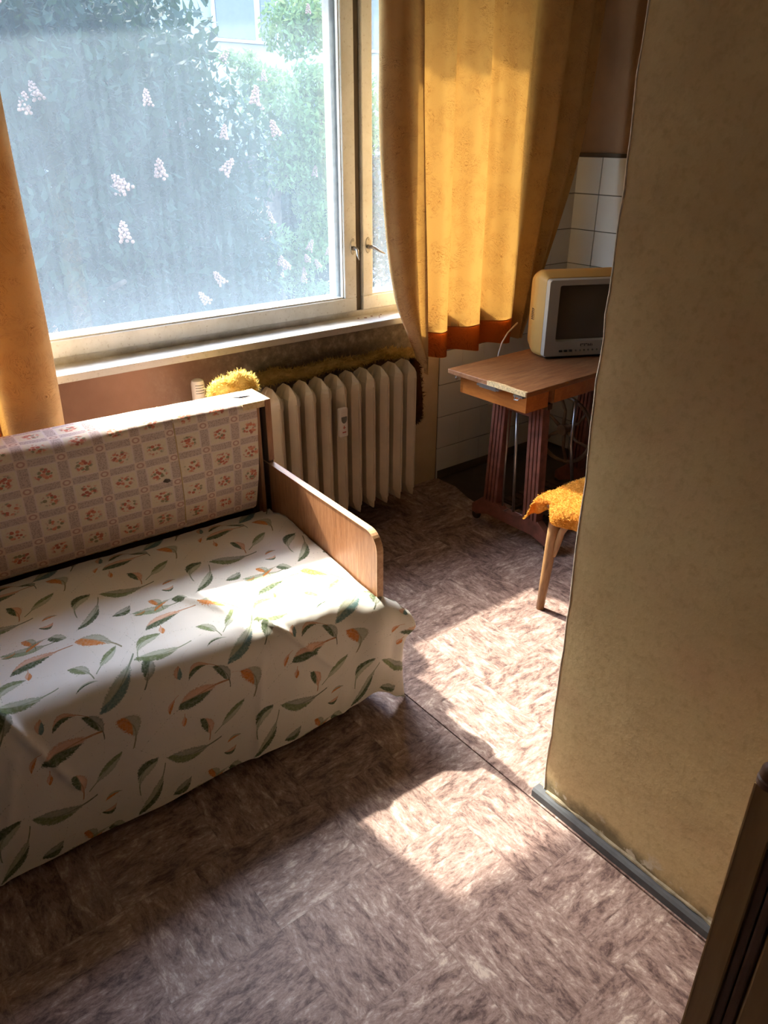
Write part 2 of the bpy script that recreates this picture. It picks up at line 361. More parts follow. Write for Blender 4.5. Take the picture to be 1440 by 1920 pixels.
def feather_mat():
    g = G('feather_print_cotton'); uv = g.coord('UV')
    PU, PV = 0.332, 0.64
    ns = g.math('MULTIPLY', g.math('SUBTRACT', g.noise(uv, 240, 3), 0.5), 1.1)
    streak = g.noise(uv, 130, 4, 0.7)
    base = g.ramp(g.noise(uv, 5, 3), [(0.3, srgb(230, 226, 216)), (0.7, srgb(238, 234, 226))])
    c = base
    for (u, v, L, wr, an, bend, skew, ca, cb, quill) in FEATHERS:
        L *= 0.95; wr *= 1.2
        d = g.vmath('SUBTRACT', g.vmath('MULTIPLY_ADD', c, (1e-7, 1e-7, 0), uv), (u, v, 0))
        wn = g.n('ShaderNodeVectorMath', operation='WRAP'); g.put(wn.inputs[0], d)
        wn.inputs[1].default_value = (PU/2, PV/2, 1); wn.inputs[2].default_value = (-PU/2, -PV/2, -1)
        a_, b_, _ = g.sep(g.mapping(wn.outputs[0], (0, 0, 0), (0, 0, math.radians(an)), (L, L*wr, 1), 'TEXTURE'))
        a2 = g.math('MULTIPLY', a_, a_)
        b1 = g.math('MULTIPLY_ADD', a2, bend/wr, b_)
        prof = g.math('MULTIPLY', g.math('SUBTRACT', 1.0, a2, clamp=True), g.math('MULTIPLY_ADD', a_, skew-0.15, 1.0))
        ab = g.math('ABSOLUTE', b1)
        ins = g.math('SUBTRACT', prof, g.math('ADD', ab, g.math('MULTIPLY', ns, 0.7)))
        mask = g.math('MULTIPLY', ins, 6.0, clamp=True)
        side = g.math('MULTIPLY_ADD', g.math('ADD', b1, g.math('MULTIPLY', a_, 0.55)), 5.0, 0.5, clamp=True)
        col = g.mix(side, ca, cb)
        rim = g.math('MULTIPLY_ADD', ins, -2.4, 0.85, clamp=True)
        midr = g.math('MULTIPLY_ADD', ab, -7.0, 0.8, clamp=True)
        dk = g.math('MAXIMUM', g.math('MULTIPLY', rim, 0.75), midr)
        col = g.mix(g.math('MULTIPLY', dk, 0.5), col, tuple(x*0.42 for x in ca))
        if quill:
            q = g.math('MULTIPLY', g.math('LESS_THAN', ab, 0.11), g.math('LESS_THAN', g.math('ABSOLUTE', g.math('SUBTRACT', a_, 1.15)), 0.32))
            mask = g.math('MAXIMUM', mask, q)
        op = g.math('MULTIPLY', g.math('MULTIPLY_ADD', g.math('MAXIMUM', g.math('SUBTRACT', 1.0, side), dk), 0.42, 0.58), g.math('MULTIPLY_ADD', streak, -1.0, 1.42, clamp=True))
        c = g.mix(g.math('MULTIPLY', mask, op), c, col)
    return g.end(g.bsdf(c, 0.9, 0, g.bump(g.noise(uv, 700, 2), 0.12, 0.001), 0.1))
M['feather'] = feather_mat()

def towel_mat():
    g = G('orange_terry'); p = g.coord()
    n = g.noise(p, 90, 4, 0.7); b = g.noise(p, 10, 3)
    c = g.ramp(n, [(0.3, srgb(206, 142, 54)), (0.6, srgb(238, 186, 92))])
    return g.end(g.mixs(0.3, g.bsdf(c, 0.95, 0, g.bump(n, 0.9, 0.008), 0.05), g.shader('ShaderNodeBsdfTranslucent', (0.85, 0.42, 0.06))))
M['towel'] = towel_mat()

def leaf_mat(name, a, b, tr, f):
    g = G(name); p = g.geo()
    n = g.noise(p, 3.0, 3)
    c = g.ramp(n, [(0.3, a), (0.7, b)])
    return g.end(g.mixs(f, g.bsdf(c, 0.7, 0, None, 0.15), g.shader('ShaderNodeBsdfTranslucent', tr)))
M['leaf_shaded'] = leaf_mat('shade_toned_chestnut_leaf', (0.010, 0.024, 0.014), (0.024, 0.045, 0.022), (0.03, 0.07, 0.02), 0.2)  # shade inside the crown is put into the leaf colour
M['leaf_sunlit'] = leaf_mat('sun_toned_chestnut_leaf', (0.08, 0.13, 0.04), (0.15, 0.20, 0.08), (0.30, 0.38, 0.14), 0.42)  # same leaf, with the sunlit look put into a lighter colour
M['bark'] = simple('grey_bark', srgb(82, 70, 58), 0.9, 0, 0.3, 12, 0.5)
M['blossom'] = simple('pale_pink_blossom', srgb(158, 124, 108), 0.9, 0, 0.15, 60)
M['facade'] = simple('grey_render', srgb(128, 128, 130), 0.9, 0, 0.08, 2)
M['facade_glass'] = simple('dark_far_glass', srgb(40, 46, 54), 0.15)
M['facade_frame'] = simple('white_far_frame', srgb(176, 178, 180), 0.6)
M['ground'] = simple('mown_lawn', srgb(92, 104, 62), 0.95, 0, 0.3, 6)
M['red_print'] = simple('red_print', srgb(188, 92, 78), 0.6)

def wool_mat(name, a, b):
    g = G(name); p = g.geo()
    c = g.ramp(g.noise(p, 35, 4), [(0.3, a), (0.7, b)])
    return g.end(g.mixs(0.3, g.bsdf(c, 0.95, 0, None, 0.05), g.shader('ShaderNodeBsdfTranslucent', b)))
M['wool'] = wool_mat('yellow_mineral_wool', srgb(226, 180, 70), srgb(252, 228, 140))
M['wool_dull'] = wool_mat('dull_mineral_wool', srgb(186, 156, 92), srgb(226, 200, 130))  # duller tone than the yellow of the lump
M['wool_brown'] = wool_mat('brown_mineral_wool', srgb(70, 44, 22), srgb(104, 68, 36))

# ------------------------------------------------------------------ geometry helpers
MW = {}                                   # world matrices of the roots made below
def link(o): C.objects.link(o); return o
def tag(o, label=None, cat=None, group=None, kind=None):
    if label: o['label'] = label
    if cat: o['category'] = cat
    if group: o['group'] = group
    if kind: o['kind'] = kind
    return o
def root(name, loc, label, cat, rot=0.0, group=None, kind=None):
    o = bpy.data.objects.new(name, None); o.empty_display_size = 0.05
    o.location = loc; o.rotation_euler = (0, 0, rot); link(o)
    MW[o.name] = Matrix.Translation(Vector(loc)) @ Matrix.Rotation(rot, 4, 'Z')
    return tag(o, label, cat, group, kind)
def obj(name, bm, mat, parent=None, local=False, smooth=False, label=None, kind=None):
    """bm -> one linked mesh object; bm holds world coordinates unless local"""
    mats = mat if isinstance(mat, (list, tuple)) else [mat]
    base = MW.get(parent.name, Matrix.Identity(4)) if parent else Matrix.Identity(4)
    if parent and not local: bm.transform(base.inverted())
    me = bpy.data.meshes.new(name)
    bmesh.ops.recalc_face_normals(bm, faces=bm.faces)
    bm.to_mesh(me); bm.free()
    for mm in mats: me.materials.append(mm)
    if smooth:
        me.polygons.foreach_set('use_smooth', [True]*len(me.polygons))
        if smooth is not True and smooth > 0: me.set_sharp_from_angle(angle=smooth)
    o = bpy.data.objects.new(name, me); link(o)
    if parent: o.parent = parent
    MW[o.name] = base
    if label: o['label'] = label
    if kind: o['kind'] = kind
    return o
def B(): return bmesh.new()
def box(bm, x0, x1, y0, y1, z0, z1, bev=0.0, seg=2, mi=0):
    r = bmesh.ops.create_cube(bm, size=1.0)
    vs_ = r['verts']
    bmesh.ops.scale(bm, vec=(x1-x0, y1-y0, z1-z0), verts=vs_)
    bmesh.ops.translate(bm, vec=((x0+x1)/2, (y0+y1)/2, (z0+z1)/2), verts=vs_)
    fs = {f for v in vs_ for f in v.link_faces}
    for f in fs: f.material_index = mi
    if bev > 0:
        es = list({e for v in vs_ for e in v.link_edges})
        bmesh.ops.bevel(bm, geom=es, offset=bev, segments=seg, profile=0.5, affect='EDGES')
    return bm
def bx(*a, **k): return box(B(), *a, **k)
def prism(bm, pts, axis, a, b, bev=0.0, seg=2):
    """polygon pts in the plane across `axis`, extruded a..b"""
    def P(p, t):
        return {'x': (t, p[0], p[1]), 'y': (p[0], t, p[1]), 'z': (p[0], p[1], t)}[axis]
    v0 = [bm.verts.new(P(p, a)) for p in pts]; v1 = [bm.verts.new(P(p, b)) for p in pts]
    n = len(pts); fs = [bm.faces.new(v0), bm.faces.new(v1[::-1])]
    for i in range(n): fs.append(bm.faces.new((v0[i], v1[i], v1[(i+1) % n], v0[(i+1) % n])))
    if bev > 0:
        es = [e for f in fs[:2] for e in f.edges]
        bmesh.ops.bevel(bm, geom=es, offset=bev, segments=seg, profile=0.5, affect='EDGES')
    return bm
def tube(bm, pts, r, n=10, cap=True):
    pts = [Vector(p) for p in pts]; rs = r if isinstance(r, (list, tuple)) else [r]*len(pts)
    rings = []; prev = None
    for i, p in enumerate(pts):
        t = (pts[min(i+1, len(pts)-1)] - pts[max(i-1, 0)]).normalized()
        a = prev if prev is not None else (Vector((0, 0, 1)) if abs(t.z) < 0.9 else Vector((1, 0, 0)))
        s = (a - t*a.dot(t)).normalized(); prev = s; q = t.cross(s)
        rings.append([bm.verts.new(p + (s*math.cos(2*math.pi*k/n) + q*math.sin(2*math.pi*k/n))*rs[i]) for k in range(n)])
    for A, D in zip(rings, rings[1:]):
        for k in range(n): bm.faces.new((A[k], A[(k+1) % n], D[(k+1) % n], D[k]))
    if cap: bm.faces.new(rings[0][::-1]); bm.faces.new(rings[-1])
    return bm
def lathe(bm, prof, c, axis='z', n=24):
    """prof: (radius, height) pairs turned about axis through c"""
    rings = []
    for r_, h in prof:
        ring = []
        for k in range(n):
            a = 2*math.pi*k/n; x, y = r_*math.cos(a), r_*math.sin(a)
            p = {'z': (x, y, h), 'y': (x, h, y), 'x': (h, x, y)}[axis]
            ring.append(bm.verts.new(Vector(p) + Vector(c)))
        rings.append(ring)
    for A, D in zip(rings, rings[1:]):
        for k in range(n): bm.faces.new((A[k], A[(k+1) % n], D[(k+1) % n], D[k]))
    bm.faces.new(rings[0]); bm.faces.new(rings[-1])
    return bm
def grid(bm, nu, nv, fn, uvfn=None):
    V = [[bm.verts.new(fn(i/(nu-1), j/(nv-1))) for j in range(nv)] for i in range(nu)]
    uvl = bm.loops.layers.uv.new('UVMap') if uvfn else None
    for i in range(nu-1):
        for j in range(nv-1):
            f = bm.faces.new((V[i][j], V[i+1][j], V[i+1][j+1], V[i][j+1]))
            if uvl:
                for lp, (a, b) in zip(f.loops, ((i, j), (i+1, j), (i+1, j+1), (i, j+1))):
                    lp[uvl].uv = uvfn(a/(nu-1), b/(nv-1))
    return bm
def soup(name, verts, faces, mat, parent=None, kind=None):
    me = bpy.data.meshes.new(name); 
    nv, nf = len(verts), len(faces); k = faces.shape[1]
    base = MW.get(parent.name, Matrix.Identity(4)) if parent else Matrix.Identity(4)
    inv = np.array(base.inverted()); verts = verts @ inv[:3, :3].T + inv[:3, 3]
    me.vertices.add(nv); me.vertices.foreach_set('co', verts.astype(np.float32).ravel())
    me.loops.add(nf*k); me.loops.foreach_set('vertex_index', faces.astype(np.int32).ravel())
    me.polygons.add(nf); me.polygons.foreach_set('loop_start', np.arange(0, nf*k, k, dtype=np.int32))
    me.update(calc_edges=True); me.validate()
    me.materials.append(mat)
    o = bpy.data.objects.new(name, me); link(o)
    if parent: o.parent = parent
    MW[o.name] = base
    if kind: o['kind'] = kind
    return o
def lerp(a, b, t): return a + (b-a)*t
def interp(x, xs, ys):
    if x <= xs[0]: return ys[0]
    for i in range(len(xs)-1):
        if x <= xs[i+1]: return lerp(ys[i], ys[i+1], (x-xs[i])/(xs[i+1]-xs[i]))
    return ys[-1]
def nz(x, y, z=0.0): return mnoise.noise(Vector((x, y, z)))

# ================================================================== STRUCTURE
YW, XR, XP = 2.64, 3.28, 1.245           # window wall, right wall, near partition face
floor = obj('floor', bx(-1.7, 3.4, -1.7, 2.9, -0.12, -0.006), M['concrete']); tag(floor, kind='structure')
bm = B(); prism(bm, [(-1.7, -1.7), (1.2165, -1.7), (1.2165, 2.64), (-1.7, 2.64)], 'z', -0.006, 0.0)
obj('lino_sheet', bm, M['lino_a'], floor)
bm = B(); prism(bm, [(1.2225, -1.7), (3.28, -1.7), (3.28, 2.15), (2.365, 2.245), (2.375, 2.36), (2.42, 2.50), (2.415, 2.64), (1.2185, 2.64), (1.2185, 0.92)], 'z', -0.006, 0.0025, 0.001, 1)
obj('lino_sheet', bm, M['lino_b'], floor)
tag(obj('ceiling', bx(-1.7, 3.4, -1.7, 2.95, 2.62, 2.74), M['ceiling']), kind='structure')

WX0, WX1, WZ0, WZ1 = -0.6, 2.74, 0.872, 2.45        # window opening
bm = B()
box(bm, -1.8, 3.4, YW, 2.95, -0.12, WZ0); box(bm, -1.8, 3.4, YW, 2.95, WZ1, 2.74)
box(bm, -1.8, WX0, YW, 2.95, WZ0, WZ1); box(bm, WX1, 3.4, YW, 2.95, WZ0, WZ1)
wall_back = tag(obj('wall_back', bm, M['wall']), kind='structure')
wall_right = tag(obj('wall_right', bx(XR, XR+0.12, -1.8, 2.95, -0.12, 2.74), M['brown_wall']), kind='structure')
tag(obj('wall_left', bx(-1.8, -1.7, -1.8, 2.95, -0.12, 2.74), M['room_wall']), kind='structure')
tag(obj('wall_front', bx(-1.8, 3.4, -1.8, -1.7, -0.12, 2.74), M['unseen_wall']), kind='structure')

# near partition: uneven plastered face with a chipped corner
def part_bm():
    bm = B()
    NY, NZ = 40, 60
    def edge(z): return 0.893 + 0.010*nz(3.1, z*2.2) + 0.006*nz(9, z*11) + 0.0035*nz(5, z*38)
    def face(i, j):
        z = -0.006 + 2.628*j; y = lerp(-1.7, edge(z), i**0.7)
        x = XP + 0.004*nz(y*3, z*3, 1) + 0.0016*nz(y*14, z*14, 4)
        if i > 0.985: x += 0.004
        return (x, y, z)
    V = [[bm.verts.new(face(i/(NY-1), j/(NZ-1))) for j in range(NZ)] for i in range(NY)]
    E = [bm.verts.new((XP+0.006+0.1, V[-1][j].co.y+0.004, V[-1][j].co.z)) for j in range(NZ)]
    K = [bm.verts.new((XP+0.106, -1.7, V[0][j].co.z)) for j in range(NZ)]
    for i in range(NY-1):
        for j in range(NZ-1): bm.faces.new((V[i][j], V[i+1][j], V[i+1][j+1], V[i][j+1]))
    for j in range(NZ-1):
        bm.faces.new((V[-1][j], E[j], E[j+1], V[-1][j+1])); bm.faces.new((E[j], K[j], K[j+1], E[j+1])); bm.faces.new((K[j], V[0][j], V[0][j+1], K[j+1]))
    return bm, [V[-1][j].co.copy() for j in range(NZ)]
bm, ed = part_bm()
wall_part = tag(obj('wall_partition', bm, M['plaster'], smooth=0.6), kind='structure')
bm = B(); tube(bm, [p + Vector((0.0015, 0.0, 0)) for p in ed], [0.0030 + 0.0016*nz(2, p.z*13) for p in ed], 6)
obj('chipped_edge', bm, M['chip'], wall_part, label='bare white chipped plaster edge')

# skirting along the partition, painted blue-grey
bm = B(); prism(bm, [(1.2235, 0.0), (1.2235, 0.024), (1.229, 0.030), (1.252, 0.030), (1.252, 0.0)], 'y', -1.65, 0.912)
bs = tag(obj('baseboard_partition', bm, M['skirting']), kind='structure')
bm = B(); ys = [0.880 - 0.012*k for k in range(190)]
tube(bm, [(1.2435 + 0.002*nz(y*9, 1), y, 0.033 + 0.003*nz(y*14, 7)) for y in ys], [max(0.0012, 0.0055 + 0.006*nz(y*22, 4)) for y in ys], 7)
obj('plaster_lip', bm, M['lip'], bs, label='crumbling plaster lip above the skirting')
# tiles, back wall and right wall
TH, TW, TG = 0.1662, 0.150, 0.0034
def tile_mesh(w_, h_, d):
    bm = bx(-w_/2, w_/2, -d, 0, -h_/2, h_/2, 0.0015, 1)
    me = bpy.data.meshes.new('tile'); bmesh.ops.recalc_face_normals(bm, faces=bm.faces); bm.to_mesh(me); bm.free(); me.materials.append(M['tile']); return me
tm = tile_mesh(TW-TG, TH-TG, 0.008)
bm = B(); box(bm, 2.405, XR, YW-0.0045, YW+0.01, 0, 0.86); box(bm, 2.80, XR, YW-0.0045, YW+0.01, 0.86, 1.4965)
obj('tile_bed', bm, M['grout'], wall_back)
bm = bx(XR-0.0045, XR+0.01, 0.4, YW, 0, 1.4965); obj('tile_bed', bm, M['grout'], wall_right)
def tile(wall, x, y, z, rot, me=tm):
    o = bpy.data.objects.new('tile', me); link(o); o.parent = wall
    o.location = (x, y, z); o.rotation_euler = (random.uniform(-.004, .004), 0, rot + random.uniform(-.004, .004))
for r_ in range(9):
    zc = TH*(r_+0.5)
    for k in range(6):
        xc = 2.405 + TW*0.0 + (XR-2.405)/6*(k+0.5)
        if r_ >= 5 and xc < 2.80: continue
        o = tile(wall_back, xc, YW-0.003, zc, 0)
    for k in range(10):
        tile(wall_right, XR-0.003, YW-0.008-TW*(k+0.5), zc, -math.pi/2)
tm2 = None
tag(obj('trim_1', bx(XR-0.014, XR+0.004, 0.4, YW, 1.4965, 1.512), M['tile_trim'], smooth=False), kind='structure')
tag(obj('trim_2', bx(2.80, XR-0.014, YW-0.014, YW+0.004, 1.4965, 1.512), M['tile_trim']), kind='structure')
# low grey skirting line under the tiles
tag(obj('baseboard_back', bx(2.41, XR-0.012, YW-0.013, YW-0.0035, 0.0, 0.045), M['groove']), kind='structure')

# ------------------------------------------------------------------ window
YS = 2.63                                  # inner face of the sashes
win = root('window_1', (1.1, YS, WZ0), None, None, kind='structure')
bm = B()
box(bm, WX0, WX1, YS+0.012, YS+0.11, WZ0, 0.918); box(bm, WX0, WX1, YS+0.012, YS+0.11, 2.41, WZ1)
box(bm, WX0, WX0+0.05, YS+0.012, YS+0.11, 0.918, 2.41); box(bm, WX1-0.04, WX1, YS+0.012, YS+0.11, 0.918, 2.41)
obj('window_frame', bm, M['frame'], win)
bm = bx(1.9165, 1.9475, YS+0.014, YS+0.11, 0.918, 2.41, 0.004)
obj('mullion', bm, M['groove'], win, label='dark gap post between the two sashes')
bm = B(); box(bm, WX0, WX1, YS+0.11, 3.02, 0.840, 0.870); obj('outer_ledge', bm, M['facade_frame'], win)
def sash(x0, x1, gx0, gx1):
    """coupled sash: inner frame, outer frame, two panes"""
    z0, z1, gz0, gz1 = 0.919, 2.41, 0.977, 2.36
    def ring(bm, a0, a1, c0, c1, y0, y1, b0, b1, d0, d1, bev):
        box(bm, a0, a1, y0, y1, c0, d0, bev, 1); box(bm, a0, a1, y0, y1, d1, c1, bev, 1)
        box(bm, a0, b0, y0, y1, d0-0.0, d1, bev, 1); box(bm, b1, a1, y0, y1, d0, d1, bev, 1)
    bm = B(); ring(bm, x0, x1, z0, z1, YS, YS+0.034, gx0, gx1, gz0, gz1, 0.003)
    s = obj('sash', bm, M['frame'], win)
    bm = B(); ring(bm, x0+0.012, x1-0.012, z0+0.012, z1-0.012, YS+0.036, YS+0.085, gx0+0.016, gx1-0.020, gz0+0.010, gz1-0.010, 0.003)
    obj('outer_sash', bm, M['outer_frame'], s)
    bm = B()                                   # sloping glazing putty
    for (a0, a1, b0, b1) in ((gx0, gx1, gz0-0.0005, gz0+0.006), (gx0, gx1, gz1-0.006, gz1), ):
        box(bm, a0, a1, YS+0.008, YS+0.020, b0, b1)
    box(bm, gx0, gx0+0.005, YS+0.008, YS+0.020, gz0, gz1); box(bm, gx1-0.005, gx1, YS+0.008, YS+0.020, gz0, gz1)
    obj('putty', bm, M['frame'], s)
    obj('pane', bx(gx0+0.001, gx1-0.001, YS+0.021, YS+0.0225, gz0+0.001, gz1-0.001), M['glass'], s, label='dusty window pane')
    return s
s1 = sash(-0.56, 1.9155, -0.50, 1.854)
s2 = sash(1.949, 2.70, 2.000, 2.64)
def handle(x, tip, parent):
    z = 1.181
    bm = B(); n = 28
    v = [bm.verts.new((x + 0.0135*math.cos(2*math.pi*k/n), YS-0.003, z + 0.030*math.sin(2*math.pi*k/n))) for k in range(n)]
    v2 = [bm.verts.new((x + 0.0155*math.cos(2*math.pi*k/n), YS+0.001, z + 0.033*math.sin(2*math.pi*k/n))) for k in range(n)]
    bm.faces.new(v); bm.faces.new(v2[::-1])
    for k in range(n): bm.faces.new((v[k], v[(k+1) % n], v2[(k+1) % n], v2[k]))
    lathe(bm, [(0.009, -0.004), (0.0085, -0.018), (0.006, -0.020)], (x, YS, z-0.006), 'y', 16)
    for dz in (0.022, -0.023): lathe(bm, [(0.0032, -0.0035), (0.002, -0.0052)], (x, YS, z+dz), 'y', 10)
    h = obj('handle', bm, M['steel'], parent, smooth=0.5, label='worn metal oval handle plate with lever')
    bm = B(); a = Vector((x, YS-0.018, z-0.004)); t = Vector(tip)
    mid = a.lerp(t, 0.25) + Vector((0, -0.006, 0.002))
    tube(bm, [a, mid, a.lerp(t, 0.6), t], [0.0075, 0.0065, 0.005, 0.0022], 10)
    obj('lever', bm, M['steel'], win, smooth=True, label='worn metal window lever')
    return h
handle(1.899, (1.893, YS-0.050, 1.135), win)
handle(1.976, (2.018, YS-0.062, 1.150), win)
# sill board
bm = bx(-0.75, 2.80, 2.506, YS+0.016, 0.868, 0.895, 0.003)
obj('window_sill', bm, M['frame'], win)
bm = B()
for (x, y, r_) in ((1.97, 2.60, .006), (2.0, 2.585, .004), (1.93, 2.59, .008), (1.985, 2.565, .004), (2.02, 2.60, .005), (1.9, 2.60, .005)):
    lathe(bm, [(r_, 0.0), (r_*0.7, 0.0012)], (x, y, 0.895), 'z', 9)
obj('rust_flakes', bm, M['rust_spot'], win, kind='stuff')

# balcony slab inferred above, out of view: edge skewed to place its shade
bm = B(); prism(bm, [(-3, 2.95), (-3, 3.66), (0.5, 3.58), (6, 3.0), (6, 2.95)], 'z', 2.76, 2.95)
tag(obj('roof_shade_slab', bm, M['facade']), kind='structure')

# ================================================================== SOFA BED
TB = math.radians(-2.3)
sofa = root('sofa_bed', (1.15, 1.47, 0), 'old folding sofa bed with wooden armrest and pink floral square-print backrest', 'sofa', TB)
def L(name, bm, mat, parent=sofa, **k): return obj(name, bm, mat, parent, local=True, **k)
def rounded_panel(y0, y1, z0, z1, r_, n=10):
    pts = [(y1, z0), (y1, z1)]
    for k in range(n+1):
        a = math.pi/2 + (math.pi/2)*k/n
        pts.append((y0+r_+r_*math.cos(a), z1-r_+r_*math.sin(a)))
    pts.append((y0, z0)); return pts
for xs, lab in ((0.0, None), (-2.0, None)):
    pp = rounded_panel(0.0, 0.768, 0.06, 0.588, 0.055)
    bm = B(); prism(bm, pp, 'x', xs-0.020, xs-0.002, 0.0015, 1)
    ar = L('armrest', bm, M['veneer'], smooth=0.5, label='walnut veneer end panel with rounded front corner')
    bm = B()                                    # edge band wraps the rim
    inner = pp[1:]; 
    for A, D in zip(inner, inner[1:]):
        t = (Vector(D)-Vector(A)).normalized(); nrm = Vector((t[1], -t[0]))*-0.0022
        if nrm.dot(Vector(A)-Vector((0.3, 0.3))) < 0: nrm = -nrm
        q = [A, D, (D[0]+nrm[0], D[1]+nrm[1]), (A[0]+nrm[0], A[1]+nrm[1])]
        prism(bm, q, 'x', xs-0.0225, xs)
    L('edge_band', bm, M['veneer_edge'], ar, label='pale veneer edge band')
# backrest end board standing on the end panel
for xs in (0.0, -2.0):
    bm = bx(xs-0.020, xs-0.001, 0.639, 0.768, 0.30, 0.813, 0.0015, 1)
    L('end_board', bm, M['dark_board'], label='backrest end board')
    bm = B(); box(bm, xs-0.0205, xs-0.0005, 0.6365, 0.769, 0.8132, 0.8155); L('end_board_edge', bm, M['raw_board'], label='pale raw top edge')
    bm = B(); box(bm, xs-0.0205, xs-0.0005, 0.6355, 0.6388, 0.60, 0.8155); L('end_board_edge', bm, M['veneer'])
# backrest frame behind the cushion
bm = B()
box(bm, -1.99, -0.022, 0.748, 0.768, 0.38, 0.802); box(bm, -0.075, -0.0225, 0.673, 0.748, 0.36, 0.79); box(bm, -1.99, -0.022, 0.655, 0.768, 0.36, 0.40)
L('backrest_frame', bm, M['dark_board'])
bm = bx(-0.1, -0.0215, 0.636, 0.769, 0.793, 0.8145, 0.001, 1); L('top_rail', bm, M['raw_board'], label='bare pale board at the end of the backrest')
bm = bx(-0.052, -0.040, 0.642, 0.673, 0.40, 0.79); L('batten', bm, M['veneer'])
# floral backrest cushion
def back_fn(sx, t):
    x = lerp(-1.975, -0.050, sx)
    # path: bottom front -> up the front -> over the top -> back edge
    P = [(0.661, 0.427), (0.636, 0.446), (0.624, 0.545), (0.622, 0.65), (0.627, 0.747), (0.634, 0.793), (0.641, 0.809), (0.664, 0.816), (0.733, 0.817), (0.771, 0.816), (0.775, 0.787), (0.775, 0.5)]
    LL = [0]
    for a, b in zip(P, P[1:]): LL.append(LL[-1] + math.dist(a, b))
    s = t*LL[-1]
    y = interp(s, LL, [p[0] for p in P]); z = interp(s, LL, [p[1] for p in P])
    k = max(0, min(1, (z-0.45)/0.35))
    if sx > 0.9: x += (1-k)*-0.030*((sx-0.9)/0.1)
    # sag and puckers
    d = 0.007*nz(x*3.2, s*4, 2) + 0.003*nz(x*11, s*13, 5)
    if z < 0.803: y += d + 0.004*math.exp(-((x+0.335)/0.006)**2)
    else: z += d*0.6
    y += 0.006*math.exp(-((x+0.42 + (z-0.62)*0.35)/0.012)**2)*-1*max(0, 1-abs(z-0.62)/0.12)
    return (x, y, z)
def back_uv(sx, t): 
    Ltot = 0.82
    return (lerp(-1.975, -0.05, sx)+2.0-0.030, t*0.995 - 0.048)
bm = B(); grid(bm, 170, 70, back_fn, back_uv)
bc = L('backrest_cushion', bm, M['floral'], smooth=True, label='pink cushion printed with floral squares')
# closed right end of the cushion
bm = B(); endp = [back_fn(1.0, t/40) for t in range(41)]
prism_pts = [(p[1], p[2]) for p in endp]
vv = [bm.verts.new((p[0]-0.001, p[1], p[2])) for p in endp]; bm.faces.new(vv)
L('cushion_end', bm, M['floral'])
bm = B(); tube(bm, [(-0.335, back_fn((-0.335+1.975)/1.925, t)[1]-0.0016, back_fn((-0.335+1.975)/1.925, t)[2]) for t in [i/40 for i in range(2, 26)]], 0.0022, 6)
L('seam', bm, M['raw_board'], bc, label='cream sewn seam')
# small tear in the cloth and the dark slit on the top
def on_back(x, z):
    best = min((back_fn((x+1.975)/1.925, t/200) for t in range(0, 110)), key=lambda p: abs(p[2]-z)); return best
p = on_back(-0.385, 0.625); bm = B()
prism(bm, [(p[0]-0.012, p[2]), (p[0]-0.004, p[2]+0.007), (p[0]+0.010, p[2]+0.004), (p[0]+0.013, p[2]-0.003), (p[0]+0.001, p[2]-0.006)], 'y', p[1]-0.0022, p[1]+0.002)
L('torn_hole', bm, M['dark_board'], bc, label='dark torn hole in the cloth')
bm = B(); tube(bm, [(-0.105, 0.706, 0.8205), (-0.085, 0.689, 0.8215), (-0.060, 0.686, 0.8215), (-0.045, 0.689, 0.820)], [0.0006, 0.003, 0.0026, 0.0006], 8)
L('torn_slit', bm, M['dark_plastic'], bc, label='dark slit in the cloth on top')
# seat base and legs
bm = B(); box(bm, -1.975, -0.026, 0.045, 0.70, 0.10, 0.24); L('seat_base', bm, M['dark_board'])
bm = bx(-1.975, -0.030, 0.055, 0.60, 0.24, 0.375, 0.04, 4); L('mattress', bm, M['mattress'], smooth=True)
for x in (-0.08, -1.9):
    for y in (0.10, 0.66):
        bm = B(); lathe(bm, [(0.016, 0.0), (0.022, 0.10)], (x, y, 0), 'z', 12); L('leg', bm, M['dark_board'], smooth=0.6)

